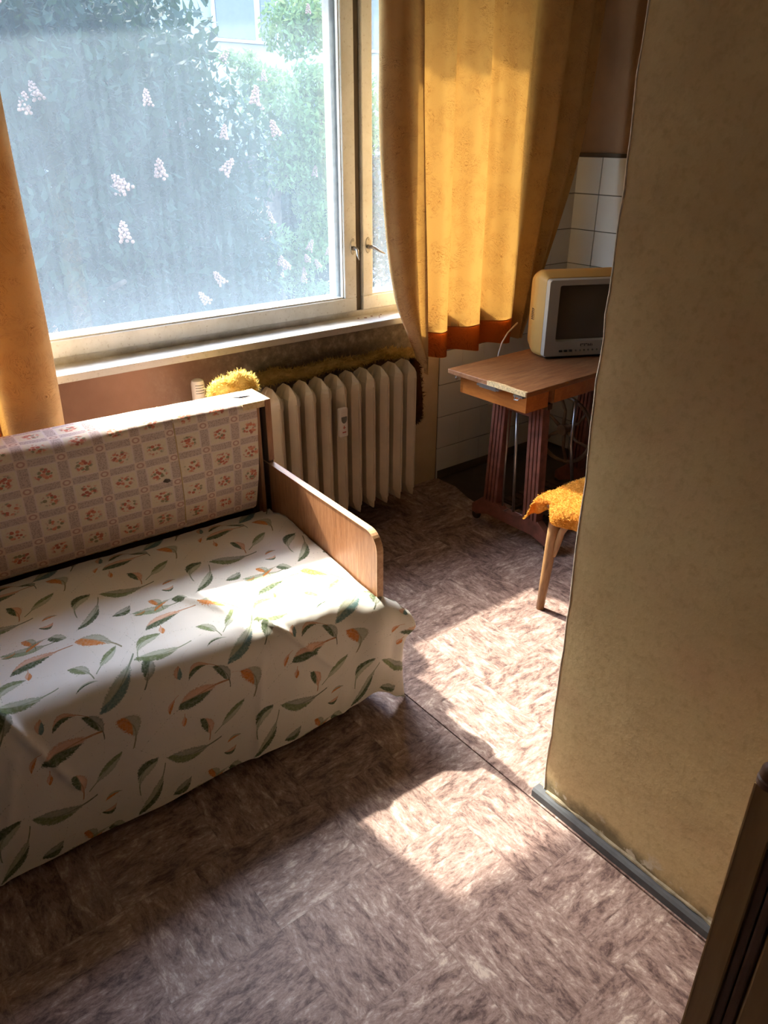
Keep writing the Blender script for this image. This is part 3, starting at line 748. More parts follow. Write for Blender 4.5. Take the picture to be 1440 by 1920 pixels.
# feather-print bedspread thrown over the seat
R_ = 0.085
XE = 0.058
def cov_path(s):
    """arc length from the back of the seat: top, rounded edge, skirt -> y, z, blend(0 top..1 skirt)"""
    Ltop = 0.568; La = R_*math.pi/2
    if s < Ltop:
        y = 0.653 - s; z = 0.430 + 0.012*(y/0.62) - 0.030*max(0, min(1, (y-0.50)/0.12))**2
        return y, z, 0.0, (0, 1)
    if s < Ltop+La:
        a = (s-Ltop)/R_; return 0.085 - R_*math.sin(a), 0.344 + R_*math.cos(a) + 0.002, (s-Ltop)/La, (-math.sin(a), math.cos(a))
    d = s-Ltop-La
    return -0.004-0.06*d, 0.346-d, 1.0, (-1, 0.06)
SLEN = 0.568 + R_*math.pi/2 + 0.346
def cov_fn(i, j):
    u = lerp(-1.96, XE+0.075, i) if i < 0.80 else lerp(lerp(-1.96, XE+0.075, 0.80), XE+0.075, (i-0.80)/0.20)
    hem = 0.014 + 0.020*max(0, min(1, (u+0.9)/0.8)) + 0.030*math.exp(-((u+0.045)/0.045)**2) - 0.034*max(0, min(1, (u-0.0)/0.05))
    s = j*(SLEN-hem)
    y, z, bl, nrm = cov_path(s)
    z -= 0.040*max(0, min(1, (u+0.75)/0.75))*min(1, s/0.5)*(1-0.3*bl)*(1 if bl < 1 else max(0, 1-(s-0.70)/0.2))
    k = max(0, min(1, (u+0.13)/0.10)); fw = 0.056*k*k*(3-2*k)*max(0, min(1, (s-0.30)/0.25))
    if bl >= 1: fw *= 1-0.80*min(1, (s-0.70)/0.22)
    y -= fw
    lim = lerp(XE - 0.018 + 0.093*max(0, min(1, (s-0.64)/0.10)), -0.025, min(1, max(0, (y+0.010)/0.012)))
    x = min(u, lim)
    if bl < 1: z -= 0.9*max(0, x+0.005)*(1-bl)
    # wrinkles
    d = 0.0055*nz(u*4.0+3, s*4.0, 1) + 0.0032*nz(u*13+s*6, s*10-u*4, 6) + 0.0012*nz(u*40+s*20, s*25, 8)
    if bl >= 1:
        q = (s-0.70)/0.33
        d += q*(0.005*math.sin(u*17+0.8) + 0.006*nz(u*9, 2, 3)) - 0.004
        d += 0.007*math.exp(-((u+1.02+0.10*q)/0.012)**2) + 0.005*math.exp(-((u+0.40+0.05*q)/0.012)**2) + 0.008*q*math.exp(-((u+0.12+0.04*q)/0.02)**2)
    dd = abs((u+0.44) - (s-0.48)*0.75)
    d += 0.009*math.exp(-(dd/0.009)**2)*(1 if 0.38 < s < 0.82 else 0)
    dd = abs((u+1.07) - (s-0.50)*0.45)
    d += 0.010*math.exp(-(dd/0.010)**2)*(1 if 0.42 < s < 0.86 else 0)
    y += nrm[0]*d; z += nrm[1]*d
    if x > XE-0.03:                                # round the outer corner and hang back along the side
        over = x-(XE-0.03); a = min(over/0.03, math.pi/2)
        y2 = 0.03*(1-math.cos(a)) + max(0, over-0.03*math.pi/2); x = XE-0.03 + 0.03*math.sin(a)
        y += y2*0.8 if bl >= 1 else y2*0.5
        x += 0.010*(s-0.6)/0.4
    if bl > 0.3:                                   # bunched knot at the corner
        k = math.exp(-(((u-0.055)/0.036)**2 + ((z-0.285)/0.040)**2))
        y -= 0.024*k; x += 0.020*k
        k = math.exp(-(((u-0.02)/0.02)**2 + ((z-0.22)/0.07)**2)); y += 0.012*k
    return (x, y, max(z, 0.004))
def cov_uv(i, j):
    u = lerp(-1.96, XE+0.075, i) if i < 0.80 else lerp(lerp(-1.96, XE+0.075, 0.80), XE+0.075, (i-0.80)/0.20)
    s = j*(SLEN-0.02)
    return (u, SLEN-s-0.005)
bed_cover = root('bedspread', (1.15, 1.47, 0), 'off-white bedspread with green and orange feather print draped over the sofa seat', 'bedspread', TB)
bm = B(); grid(bm, 240, 130, cov_fn, cov_uv)
obj('cloth', bm, M['feather'], bed_cover, local=True, smooth=True)

# ================================================================== RADIATOR
YF = 2.42; PIT = 0.0755; X0 = 1.392
rad = root('radiator', (1.73, 2.49, 0), 'cream cast-iron column radiator under the window sill', 'radiator')
def section_bm():
    bm = B(); w_ = 0.0268
    def ring(z, k, f0, f1, ks=1.0):
        pts = [(0, f0), (w_*k, f0+0.024*ks), (w_*k*1.0, 0.064), (w_*k*0.72, 0.070), (w_*k*0.72, 0.085), (w_*k, 0.091), (w_*k, f1-0.024*ks), (0, f1), (-w_*k, f1-0.024*ks), (-w_*k, 0.091), (-w_*k*0.72, 0.085), (-w_*k*0.72, 0.070), (-w_*k, 0.064), (-w_*k, f0+0.024*ks)]
        return [bm.verts.new((x, y, z)) for x, y in pts]
    zs = [ring(0.087, 0.10, 0.004, 0.146, 0.4), ring(0.105, 0.55, 0.001, 0.149, .8), ring(0.140, 1, 0, 0.150), ring(0.640, 1, 0, 0.150), ring(0.664, 0.90, 0.0, 0.150, 1.0), ring(0.682, 0.62, 0.004, 0.146, 1.0), ring(0.713, 0.06, 0.050, 0.100, 0.3)]
    n = 14
    for A, D in zip(zs, zs[1:]):
        for k in range(n): bm.faces.new((A[k], A[(k+1) % n], D[(k+1) % n], D[k]))
    bm.faces.new(zs[0][::-1]); bm.faces.new(zs[-1])
    bmesh.ops.recalc_face_normals(bm, faces=bm.faces)
    # rib on the ridge
    box(bm, -0.0035, 0.0035, -0.003, 0.012, 0.125, 0.648, 0.001, 1)
    es = [e for e in bm.edges if e.is_manifold and e.calc_face_angle(0) > 0.5 and e.calc_length() > 0.2]
    bmesh.ops.bevel(bm, geom=es, offset=0.0012, segments=1, affect='EDGES')
    return bm
sb = section_bm(); bmesh.ops.translate(sb, vec=(X0, YF, 0), verts=sb.verts)
sec0 = obj('section', sb, M['rad'], rad)
for k in range(1, 10):
    c = sec0.copy(); C.objects.link(c); c.parent = rad; c.location = (PIT*k, 0, 0)
for z in (0.165, 0.635):
    bm = B(); tube(bm, [(X0-0.05, YF+0.075, z), (X0+PIT*9+0.03, YF+0.075, z)], 0.023, 16)
    for k in range(9): tube(bm, [(X0+PIT*k+0.032, YF+0.075, z), (X0+PIT*k+0.0435, YF+0.075, z)], 0.030, 16)
    obj('hub', bm, M['rad'], rad, smooth=0.6)
bm = B(); tube(bm, [(X0-0.05, YF+0.075, 0.635), (1.12, YF+0.075, 0.635), (1.10, YF+0.075, 0.655), (1.10, YF+0.075, 0.70)], 0.011, 12)
obj('supply_pipe', bm, M['rad'], rad, smooth=0.6)
bm = B(); tube(bm, [(X0-0.05, YF+0.075, 0.165), (1.09, YF+0.075, 0.165), (1.07, YF+0.09, 0.15), (1.07, YF+0.10, 0.004)], 0.011, 12)
obj('supply_pipe', bm, M['rad'], rad, smooth=0.6)
for x in (X0+PIT*1.5, X0+PIT*7.5):
    bm = B(); box(bm, x-0.012, x+0.012, YF+0.05, YW-0.002, 0.118, 0.140); obj('wall_bracket', bm, M['rad'], rad)

def meter(name, label, loc, rotz=0):
    r = root(name, loc, label, 'meter', rotz)
    bm = bx(-0.021, 0.021, -0.020, 0.0, -0.062, 0.062, 0.006, 3)
    bd = obj('case', bm, M['white_plastic'], r, local=True, smooth=0.6)
    bm = B(); n = 16; pts = [(0.013*math.cos(math.pi*k/n + math.pi), 0.016 + 0.018*math.sin(math.pi*k/n + math.pi)) for k in range(n+1)] + [(0.013, 0.026), (-0.013, 0.026)]
    prism(bm, pts, 'y', -0.0215, -0.018); obj('display', bm, M['grey_display'], r, local=True, label='grey half-round display')
    bm = B(); box(bm, -0.006, 0.006, -0.0210, -0.019, -0.022, -0.019); box(bm, -0.002, 0.002, -0.0210, -0.019, -0.026, -0.012); box(bm, -0.009, 0.009, -0.0210, -0.019, -0.043, -0.038)
    obj('printed_mark', bm, M['red_print'], r, local=True, kind='stuff')
    return r
meter('heat_meter', 'small white heat meter clipped to the middle of the radiator', (1.672, YF-0.004, 0.537))
# the white valve head that shows over the backrest
tv_ = root('radiator_valve', (1.10, 2.495, 0.69), 'white thermostat valve head showing above the sofa backrest', 'valve')
bm = B(); lathe(bm, [(0.013, 0.0), (0.016, 0.008), (0.022, 0.022), (0.0245, 0.035), (0.0245, 0.095), (0.021, 0.108), (0.012, 0.113), (0.002, 0.114)], (1.10, 2.495, 0.69), 'z', 24)
obj('head', bm, M['white_plastic'], tv_, smooth=0.7)
for k in range(4):
    bm = B(); a0 = -2.35
    pts = [(1.10+0.0249*math.cos(a0+t*0.18), 2.495+0.0249*math.sin(a0+t*0.18), 0.756+0.0095*k) for t in range(8)]
    tube(bm, pts, 0.0013, 6); obj('slot', bm, M['grey_display'], tv_)

# mineral wool stuffed behind the radiator
def fibres(name, mat, parent, pts, n, length, width, spread):
    pts = np.array(pts)
    idx = rng.integers(0, len(pts)-1, n); t = rng.random((n, 1))
    base = pts[idx, :3]*(1-t) + pts[idx+1, :3]*t; rad_ = pts[idx, 3:4]*(1-t) + pts[idx+1, 3:4]*t
    d = rng.normal(size=(n, 3)); d /= np.linalg.norm(d, axis=1, keepdims=True)
    d[:, 1] = d[:, 1]*0.9
    base = base + d*rad_*np.sqrt(rng.random((n, 1)))
    v = d*0.8 + rng.normal(size=(n, 3))*0.5*spread; v /= np.linalg.norm(v, axis=1, keepdims=True)
    ln = length*(0.5+rng.random((n, 1)))
    sd = np.cross(v, rng.normal(size=(n, 3))); sd /= np.linalg.norm(sd, axis=1, keepdims=True)
    a = base - sd*width; b = base + sd*width; c = base + v*ln*0.55 + sd*width*0.7 ; e = base + v*ln + rng.normal(size=(n, 3))*ln*0.2
    V = np.stack([a, b, c, e], 1).reshape(-1, 3)
    V[:, 1] = np.minimum(V[:, 1], YW-0.003)
    F = np.arange(n*4).reshape(-1, 4)
    return soup(name, V, F[:, [0, 1, 2, 3]], mat, parent, 'stuff')
def blob(pts, n=10, k=0.85):
    bm = B(); tube(bm, [p[:3] for p in pts], [max(0.004, p[3]*k) for p in pts], n)
    for v in bm.verts: v.co += Vector((nz(*(v.co*30)), nz(*(v.co*30+Vector((5, 5, 5)))), nz(*(v.co*30+Vector((9, 9, 9))))))*0.010; v.co.y = min(v.co.y, YW-0.004)
    return bm
wool = root('insulation_wool', (1.7, 2.58, 0.66), 'fluffy yellow mineral wool stuffed behind the radiator', 'insulation')
lump = [(1.090, 2.345, 0.780, 0.018), (1.108, 2.345, 0.802, 0.030), (1.138, 2.345, 0.806, 0.034), (1.165, 2.345, 0.802, 0.027), (1.188, 2.345, 0.818, 0.038), (1.217, 2.345, 0.808, 0.034), (1.24, 2.355, 0.782, 0.022), (1.27, 2.42, 0.750, 0.022), (1.34, 2.57, 0.72, 0.024)]
obj('wool_lump', blob(lump, 14), M['wool'], wool, smooth=True, label='bright yellow tuft at the end of the strip')
fibres('wool_fibres', M['wool'], wool, lump, 12000, 0.013, 0.0005, 1.0)
strip = [(1.34, 2.590, 0.715, 0.028)] + [(1.40+0.075*k, 2.592, 0.718+0.008*math.sin(k*1.7), 0.030+0.006*math.sin(k*2.3)-0.0012*k) for k in range(11)] + [(2.2, 2.594, 0.70, 0.020)]
obj('wool_strip', blob(strip, 12), M['wool_dull'], wool, smooth=True)
fibres('wool_fibres', M['wool_dull'], wool, strip, 14000, 0.014, 0.0006, 1.0)
tail = [(2.215, 2.60, 0.68, 0.020), (2.228, 2.602, 0.60, 0.024), (2.234, 2.602, 0.50, 0.030), (2.236, 2.602, 0.42, 0.032), (2.238, 2.602, 0.365, 0.022)]
obj('wool_tail', blob(tail, 12), M['wool_brown'], wool, smooth=True, label='dark brown end hanging beside the radiator')
fibres('wool_fibres', M['wool_brown'], wool, tail, 6000, 0.013, 0.0006, 1.0)

# ================================================================== CURTAINS
def cr(x, xs, ys):
    """smooth interpolation through control values"""
    i = 0
    while i < len(xs)-2 and x > xs[i+1]: i += 1
    t = (x-xs[i])/(xs[i+1]-xs[i]); p1, p2 = ys[i], ys[i+1]
    m1 = (ys[i+1]-ys[i-1])/(xs[i+1]-xs[i-1])*(xs[i+1]-xs[i]) if i > 0 else p2-p1
    m2 = (ys[i+2]-ys[i])/(xs[i+2]-xs[i])*(xs[i+1]-xs[i]) if i < len(xs)-2 else p2-p1
    return (2*t**3-3*t*t+1)*p1 + (t**3-2*t*t+t)*m1 + (-2*t**3+3*t*t)*p2 + (t**3-t*t)*m2
ZK = [0.70, 1.0, 1.5, 2.0, 2.5]
def curtain(name, label, cols, hem_from, hem_to, group, yc=2.462):
    """cols: list of (x at ZK, y, bottom z)"""
    us = list(range(len(cols)))
    def P(u, t, off=0.0, z1=None, z0=None):
        zb = cr(u, us, [c[2] for c in cols]) if z0 is None else z0
        zt = 2.46 if z1 is None else z1
        z = lerp(zt, zb, t)
        xk = [cr(u, us, [c[0][k] for c in cols]) for k in range(5)]
        x = cr(max(ZK[0]-0.05, min(z, 2.5)), ZK, xk) if z >= ZK[0] else xk[0]
        y = cr(u, us, [c[1] for c in cols])
        amp = 0.75 + 0.25*min(1, max(0, (2.4-z)/1.2))
        y = yc + (y-yc)*amp + 0.004*nz(u*1.7, z*3, 3) + off
        return (x + 0.004*nz(u*1.3, z*2.2, 7), y, z)
    n = (len(cols)-1)*9+1
    bm = B(); 
    def CL(i, j):
        u = i*(len(cols)-1); q = P(u, j)
        if hem_from < u < hem_to and q[2] < 0.822: return P(u, 0, 0.0, 0.822+0.004*nz((u-hem_from)/(hem_to-hem_from)*9, 3), None)
        return q
    grid(bm, n, 70, CL)
    r = root(name, (cols[0][0][0], yc, 0.70), label, 'curtain', 0, group)
    obj('cloth', bm, M['curtain'], r, smooth=True)
    if hem_to > hem_from:
        bm = B(); nn = (hem_to-hem_from)*9+1
        for off in (0.0, 0.0035): grid(bm, nn, 10, lambda i, j: P(lerp(hem_from, hem_to, i), j, off, 0.824+0.004*nz(i*9, 3), None))
        obj('hem', bm, M['curtain_hem'], r, smooth=True, label='doubled hem with a red orange backlit glow in its colour')
        bm = B(); tube(bm, [P(lerp(hem_from, hem_to, k/(nn*2)), 0, -0.0016, 0.822+0.004*nz(k/(nn*2)*9, 3), None) for k in range(nn*2+1)], 0.0024, 6)
        obj('hem_stitch', bm, M['table_apron'], r, smooth=True)
    return r
K = lambda *x: list(x)
right_cols = [
 (K(2.132, 2.085, 2.06, 2.05, 2.05), 2.470, 0.720), (K(2.128, 2.03, 1.985, 1.97, 1.96), 2.478, 0.712), (K(2.124, 1.985, 1.918, 1.908, 1.893), 2.466, 0.70),
 (K(2.122, 1.980, 1.910, 1.900, 1.885), 2.440, 0.690), (K(2.128, 2.035, 1.975, 1.955, 1.94), 2.415, 0.668), (K(2.134, 2.090, 2.045, 2.02, 2.01), 2.435, 0.655),
 (K(2.140, 2.125, 2.096, 2.080, 2.075), 2.418, 0.652), (K(2.137, 2.110, 2.085, 2.065, 2.06), 2.470, 0.70), (K(2.140, 2.125, 2.11, 2.10, 2.10), 2.492, 0.715),
 (K(2.170, 2.165, 2.15, 2.15, 2.15), 2.470, 0.716), (K(2.215, 2.21, 2.205, 2.20, 2.20), 2.424, 0.712), (K(2.270, 2.265, 2.262, 2.26, 2.26), 2.440, 0.706), (K(2.294, 2.290, 2.285, 2.28, 2.28), 2.496, 0.712),
 (K(2.335, 2.33, 2.325, 2.32, 2.32), 2.474, 0.722), (K(2.39, 2.39, 2.385, 2.38, 2.38), 2.430, 0.716), (K(2.46, 2.455, 2.45, 2.44, 2.44), 2.436, 0.702), (K(2.500, 2.495, 2.49, 2.485, 2.485), 2.496, 0.708),
 (K(2.54, 2.54, 2.535, 2.53, 2.53), 2.470, 0.722), (K(2.60, 2.60, 2.60, 2.60, 2.60), 2.426, 0.716), (K(2.665, 2.67, 2.67, 2.67, 2.67), 2.436, 0.708), (K(2.702, 2.715, 2.72, 2.73, 2.74), 2.484, 0.715),
 (K(2.708, 2.745, 2.78, 2.80, 2.81), 2.498, 0.72), (K(2.715, 2.775, 2.84, 2.88, 2.89), 2.430, 0.72), (K(2.722, 2.80, 2.90, 2.95, 2.96), 2.496, 0.72), (K(2.73, 2.83, 2.96, 3.02, 3.03), 2.428, 0.72),
 (K(2.74, 2.85, 3.01, 3.07, 3.08), 2.470, 0.72), (K(2.75, 2.868, 3.046, 3.112, 3.12), 2.445, 0.72)]
curtain('window_curtain', 'gold patterned curtain with sun glowing through, hanging between radiator and television', right_cols, 8, 21, 'gold window curtains')
left_cols = []
nL = 15
for k in range(nL):
    x = lerp(-0.38, 0.60, k/(nL-1)) + (0.02 if k % 2 else -0.01)*(k < nL-1)
    y = [2.432, 2.372][k % 2] if k < nL-3 else [2.400, 2.368, 2.390][k-(nL-3)]
    left_cols.append((K(x, x, x, x, x), y, 0.72))
left_cols[-1] = (K(0.594, 0.602, 0.60, 0.604, 0.605), 2.400, 0.765)
for x, y in ((0.58, 2.424), (0.51, 2.434), (0.42, 2.430)): left_cols.append((K(x, x, x, x, x), y, 0.77))
curtain('window_curtain', 'gold patterned curtain hanging behind the far end of the sofa backrest', left_cols, 0, nL-4, 'gold window curtains', 2.40)

# ================================================================== SEWING TABLE
RT = math.radians(1.5)
tab = root('sewing_table', (2.055, 1.772, 0), 'treadle sewing table with brown wooden top and fluted iron legs', 'table', RT)
def T(name, bm, mat, parent=tab, **k): return obj(name, bm, mat, parent, local=True, **k)
bm = bx(0, 0.95, 0, 0.418, 0.727, 0.747, 0.003, 2); top = T('tabletop', bm, M['table_top'])
bm = B(); prism(bm, [(-0.001, 0.005), (-0.001, 0.20), (0.012, 0.19), (0.016, 0.12), (0.009, 0.06), (0.013, 0.005)], 'z', 0.730, 0.7476); T('chipped_edge', bm, M['chipboard'], top, label='pale chipped edge')
bm = B(); box(bm, 0.045, 0.062, 0.036, 0.385, 0.648, 0.727); box(bm, 0.062, 0.175, 0.036, 0.052, 0.648, 0.727); box(bm, 0.045, 0.92, 0.370, 0.386, 0.648, 0.727); box(bm, 0.905, 0.92, 0.036, 0.386, 0.648, 0.727)
T('apron', bm, M['table_apron'])
bm = bx(0.215, 0.80, 0.036, 0.052, 0.655, 0.725, 0.002, 1); dr = T('drawer', bm, M['table_apron'])
bm = bx(0.190, 0.205, 0.030, 0.052, 0.660, 0.724, 0.001, 1); T('stop_block', bm, M['table_top'], label='reddish stop block')
bm = B(); box(bm, 0.177, 0.205, 0.036, 0.075, 0.632, 0.656); T('runner', bm, M['dark_iron'])
bm = B(); box(bm, -0.004, 0.034, 0.135, 0.250, 0.7195, 0.7265); box(bm, -0.005, -0.001, 0.150, 0.235, 0.716, 0.731); T('latch_plate', bm, M['steel'], label='long metal latch plate under the top')
bm = B(); box(bm, -0.003, 0.02, 0.018, 0.062, 0.720, 0.7268); tube(bm, [(-0.004, 0.028, 0.722), (-0.012, 0.030, 0.714), (-0.010, 0.050, 0.712), (-0.003, 0.052, 0.722)], 0.0024, 8); T('latch_plate', bm, M['steel'])
bm = B(); tube(bm, [(0.012, 0.375, 0.727), (0.006, 0.375, 0.716), (0.012, 0.378, 0.708), (0.022, 0.38, 0.712)], 0.003, 8); T('hook', bm, M['steel'])
# fluted iron side frames
def side_frame(xo):
    col = []
    for (yt, yb, lean) in ((0.300, 0.318, 1), (0.108, 0.088, -1)):
        bm = B(); w_ = 0.064
        def slab(x0, x1, dy0, dy1):
            pts = [(xo+x0, 0.648), (xo+x1, 0.648), (xo+x1, 0.125), (xo+x0, 0.125)]
            vs_ = []
            for (yy) in (dy0, dy1):
                vs_.append([bm.verts.new((px, (yt if pz > 0.4 else yb) + yy*(1 if pz > 0.4 else 1.08), pz)) for px, pz in pts])
            a, b = vs_
            bm.faces.new(a); bm.faces.new(b[::-1])
            for k in range(4): bm.faces.new((a[k], b[k], b[(k+1) % 4], a[(k+1) % 4]))
        slab(0, 0.010, -0.035, 0.035)
        for q in range(4): slab(-0.009, 0.001, -0.035 + q*0.0187, -0.035 + q*0.0187 + 0.0125)
        slab(-0.002, 0.034, -0.035, -0.030)
        T('leg', bm, M['iron'], label='fluted reddish iron leg')
    bm = B()                                   # foot casting: low beam with flared ends
    pts = [(-0.030, 0.040), (-0.030, 0.075), (0.045, 0.130), (0.135, 0.130), (0.165, 0.108), (0.245, 0.108), (0.275, 0.130), (0.365, 0.130), (0.425, 0.078), (0.425, 0.040), (0.395, 0.034), (0.33, 0.062), (0.07, 0.062), (0.0, 0.034)]
    prism(bm, pts, 'x', xo-0.008, xo+0.030, 0.003, 1)
    T('foot_rail', bm, M['iron'])
    for y in (-0.012, 0.41):
        bm = B(); lathe(bm, [(0.020, -0.009), (0.023, -0.004), (0.023, 0.004), (0.020, 0.009)], (xo+0.012, y, 0.024), 'x', 18)
        tube(bm, [(xo+0.012, y, 0.03), (xo+0.012, y, 0.055)], 0.007, 8)
        T('caster', bm, M['dark_iron'], smooth=0.5)
    bm = B(); box(bm, xo-0.004, xo+0.03, 0.06, 0.36, 0.632, 0.650); box(bm, xo, xo+0.02, 0.14, 0.28, 0.57, 0.585); T('top_rail', bm, M['iron'])
side_frame(0.205); side_frame(0.80)
bm = B(); tube(bm, [(0.222, 0.225, 0.60), (0.230, 0.205, 0.105)], 0.0065, 8); tube(bm, [(0.222, 0.27, 0.60), (0.222, 0.262, 0.12)], 0.004, 8); T('rod', bm, M['steel'], smooth=True, label='thin metal rod')
# flywheel in the plane of the side frames
bm = B(); cw = Vector((0.69, 0.325, 0.350)); Rw = 0.158
ringp = [(cw.x, cw.y+Rw*math.cos(2*math.pi*k/36), cw.z+Rw*math.sin(2*math.pi*k/36)) for k in range(37)]
tube(bm, ringp, 0.0095, 8, cap=False)
lathe(bm, [(0.026, -0.02), (0.026, 0.02)], cw, 'x', 18)
fw = T('flywheel', bm, M['wheel_iron'], smooth=0.6)
for k in range(6):
    a = math.pi*k/3 + 0.3
    bm = B(); tube(bm, [cw + Vector((0, 0.02*math.cos(a), 0.02*math.sin(a))), cw + Vector((0.004, 0.09*math.cos(a+0.16), 0.09*math.sin(a+0.16))), cw + Vector((0, (Rw-0.004)*math.cos(a), (Rw-0.004)*math.sin(a)))], [0.010, 0.007, 0.008], 8)
    T('spoke', bm, M['wheel_iron'], fw, smooth=True)
bm = B(); tube(bm, [(0.655, 0.25, 0.52), (0.655, 0.25, 0.30), (0.64, 0.20, 0.10)], 0.008, 8); T('pitman_rod', bm, M['steel'], smooth=True)
bm = B(); tube(bm, [(0.205, 0.235, 0.10), (0.81, 0.235, 0.10)], 0.009, 8); T('cross_brace', bm, M['dark_iron'], smooth=True)
bm = B(); tube(bm, [(0.22, 0.30, 0.56), (0.81, 0.30, 0.56)], 0.012, 8)
T('cross_brace', bm, M['dark_iron'], smooth=True)
bm = B(); box(bm, 0.30, 0.66, 0.10, 0.34, 0.088, 0.096)
for k in range(7): box(bm, 0.31+0.05*k, 0.325+0.05*k, 0.105, 0.335, 0.096, 0.104)
T('treadle', bm, M['dark_iron'])

# ================================================================== TELEVISION
AT = math.atan2(-0.11, 0.224)
tel = root('television', (2.448, 2.040, 0.7475), 'silver-fronted tube television with yellowed tan casing on the sewing table', 'television', AT)
def V_(name, bm, mat, parent=tel, **k): return obj(name, bm, mat, parent, local=True, **k)
TWd, THt = 0.385, 0.325
def loft(bm, rings):
    R = [[bm.verts.new(p) for p in r] for r in rings]; n = len(R[0])
    for A, D in zip(R, R[1:]):
        for k in range(n): bm.faces.new((A[k], A[(k+1) % n], D[(k+1) % n], D[k]))
    bm.faces.new(R[0]); bm.faces.new(R[-1][::-1]); return bm
def rrect(x0, x1, z0, z1, r_, y, bulge=0.0, n=5):
    p = []
    for cx, cz, a0 in ((x1-r_, z1-r_, 0), (x0+r_, z1-r_, 90), (x0+r_, z0+r_, 180), (x1-r_, z0+r_, 270)):
        for k in range(n+1):
            a = math.radians(a0 + 90*k/n); p.append((cx+r_*math.cos(a), y, cz+r_*math.sin(a)))
    return p
# front bezel as a frame round the screen
bm = B()
x0s, x1s, z0s, z1s = 0.045, 0.340, 0.072, 0.302
O = rrect(0.0, TWd, 0.012, THt-0.003, 0.012, 0.0); I = rrect(x0s, x1s, z0s, z1s, 0.010, 0.0)
O2 = rrect(-0.003, TWd+0.003, 0.008, THt, 0.014, 0.012); O3 = rrect(-0.003, TWd+0.003, 0.008, THt, 0.014, 0.040); I2 = rrect(x0s+0.007, x1s-0.007, z0s+0.006, z1s-0.006, 0.010, 0.020)
L_ = [[bm.verts.new(p) for p in r] for r in (O3, O2, O, I, I2)]
n = len(O)
for A, D in zip(L_, L_[1:]):
    for k in range(n): bm.faces.new((A[k], A[(k+1) % n], D[(k+1) % n], D[k]))
bz = V_('bezel', bm, M['silver'], smooth=0.6, label='silver grey front frame')
bm = B()
def scr(i, j):
    x = lerp(x0s+0.005, x1s-0.005, i); z = lerp(z0s+0.004, z1s-0.004, j)
    return (x, 0.018 - 0.010*(1-(2*i-1)**2)*(1-(2*j-1)**2), z)
grid(bm, 16, 14, scr)
g = G('tube_screen_glass'); M['screen'] = g.end(g.bsdf(g.ramp(g.noise(g.coord(), 3, 2), [(0.3, (0.085, 0.072, 0.055)), (0.7, (0.125, 0.105, 0.082))]), 0.09, 0, None, 0.6))  # grey-brown reflection is put into the base colour
V_('screen', bm, M['screen'], smooth=True, label='dark glossy tube screen')
# casing: bulged shell then tapering back
bm = B()
loft(bm, [rrect(-0.004, TWd+0.004, 0.006, THt+0.003, 0.016, 0.028), rrect(-0.022, TWd+0.022, 0.004, THt+0.022, 0.030, 0.060), rrect(-0.026, TWd+0.026, 0.002, THt+0.026, 0.034, 0.085), rrect(-0.014, TWd+0.014, 0.002, THt+0.020, 0.034, 0.130)])
V_('casing', bm, M['tan_plastic'], smooth=0.7, label='yellowed tan casing')
bm = B()
loft(bm, [rrect(-0.013, TWd+0.013, 0.003, THt+0.019, 0.034, 0.1305), rrect(0.0, TWd-0.0, 0.004, THt+0.008, 0.045, 0.19), rrect(0.05, TWd-0.05, 0.01, THt-0.04, 0.05, 0.285), rrect(0.09, TWd-0.09, 0.02, THt-0.10, 0.04, 0.335)])
V_('rear_housing', bm, M['tan_plastic'], smooth=0.7)
bm = B(); box(bm, 0.012, TWd-0.012, 0.012, 0.13, 0.0005, 0.014, 0.003, 1); V_('plinth', bm, M['dark_plastic'], label='dark plinth')
for k in range(3): V_('button', bx(0.066+0.022*k, 0.080+0.022*k, -0.006, 0.004, 0.029, 0.038, 0.0015, 1), M['dark_plastic'], label='black front button')
for k in range(7):
    bm = B(); lathe(bm, [(0.0042, 0.001), (0.0036, -0.003)], (0.142+0.019*k, 0, 0.033), 'y', 10); V_('socket', bm, M['grey_display'])
bm = B()                                        # small worn maker's mark: only strokes can be made out
for (x, w_, h_) in ((0.160, .003, .011), (0.165, .010, .0028), (0.178, .003, .011), (0.183, .008, .0028), (0.194, .003, .010), (0.200, .003, .008), (0.206, .003, .010), (0.212, .003, .008)):
    box(bm, x, x+w_, -0.0012, 0.002, 0.050 + (0.008 if h_ < 0.004 else 0), 0.050 + (0.008 if h_ < 0.004 else 0) + h_)
V_('printed_mark', bm, M['dark_plastic'], kind='stuff')
bm = B()
for k in range(7):
    for q in range(5): box(bm, -0.0263, -0.022, 0.078+0.006*q, 0.081+0.006*q, 0.15+0.007*k, 0.153+0.007*k)
V_('speaker_grille', bm, M['dark_board'], kind='stuff')
# aerial lead lying behind the set
bm = B(); tube(bm, [(2.56, 2.30, 0.84), (2.47, 2.27, 0.815), (2.41, 2.245, 0.785), (2.385, 2.235, 0.75), (2.40, 2.26, 0.68), (2.5, 2.32, 0.5), (2.6, 2.36, 0.30)], 0.0035, 8)
tag(obj('aerial_cable', bm, M['white_plastic'], smooth=True), 'thin white cable hanging behind the sewing table', 'cable')

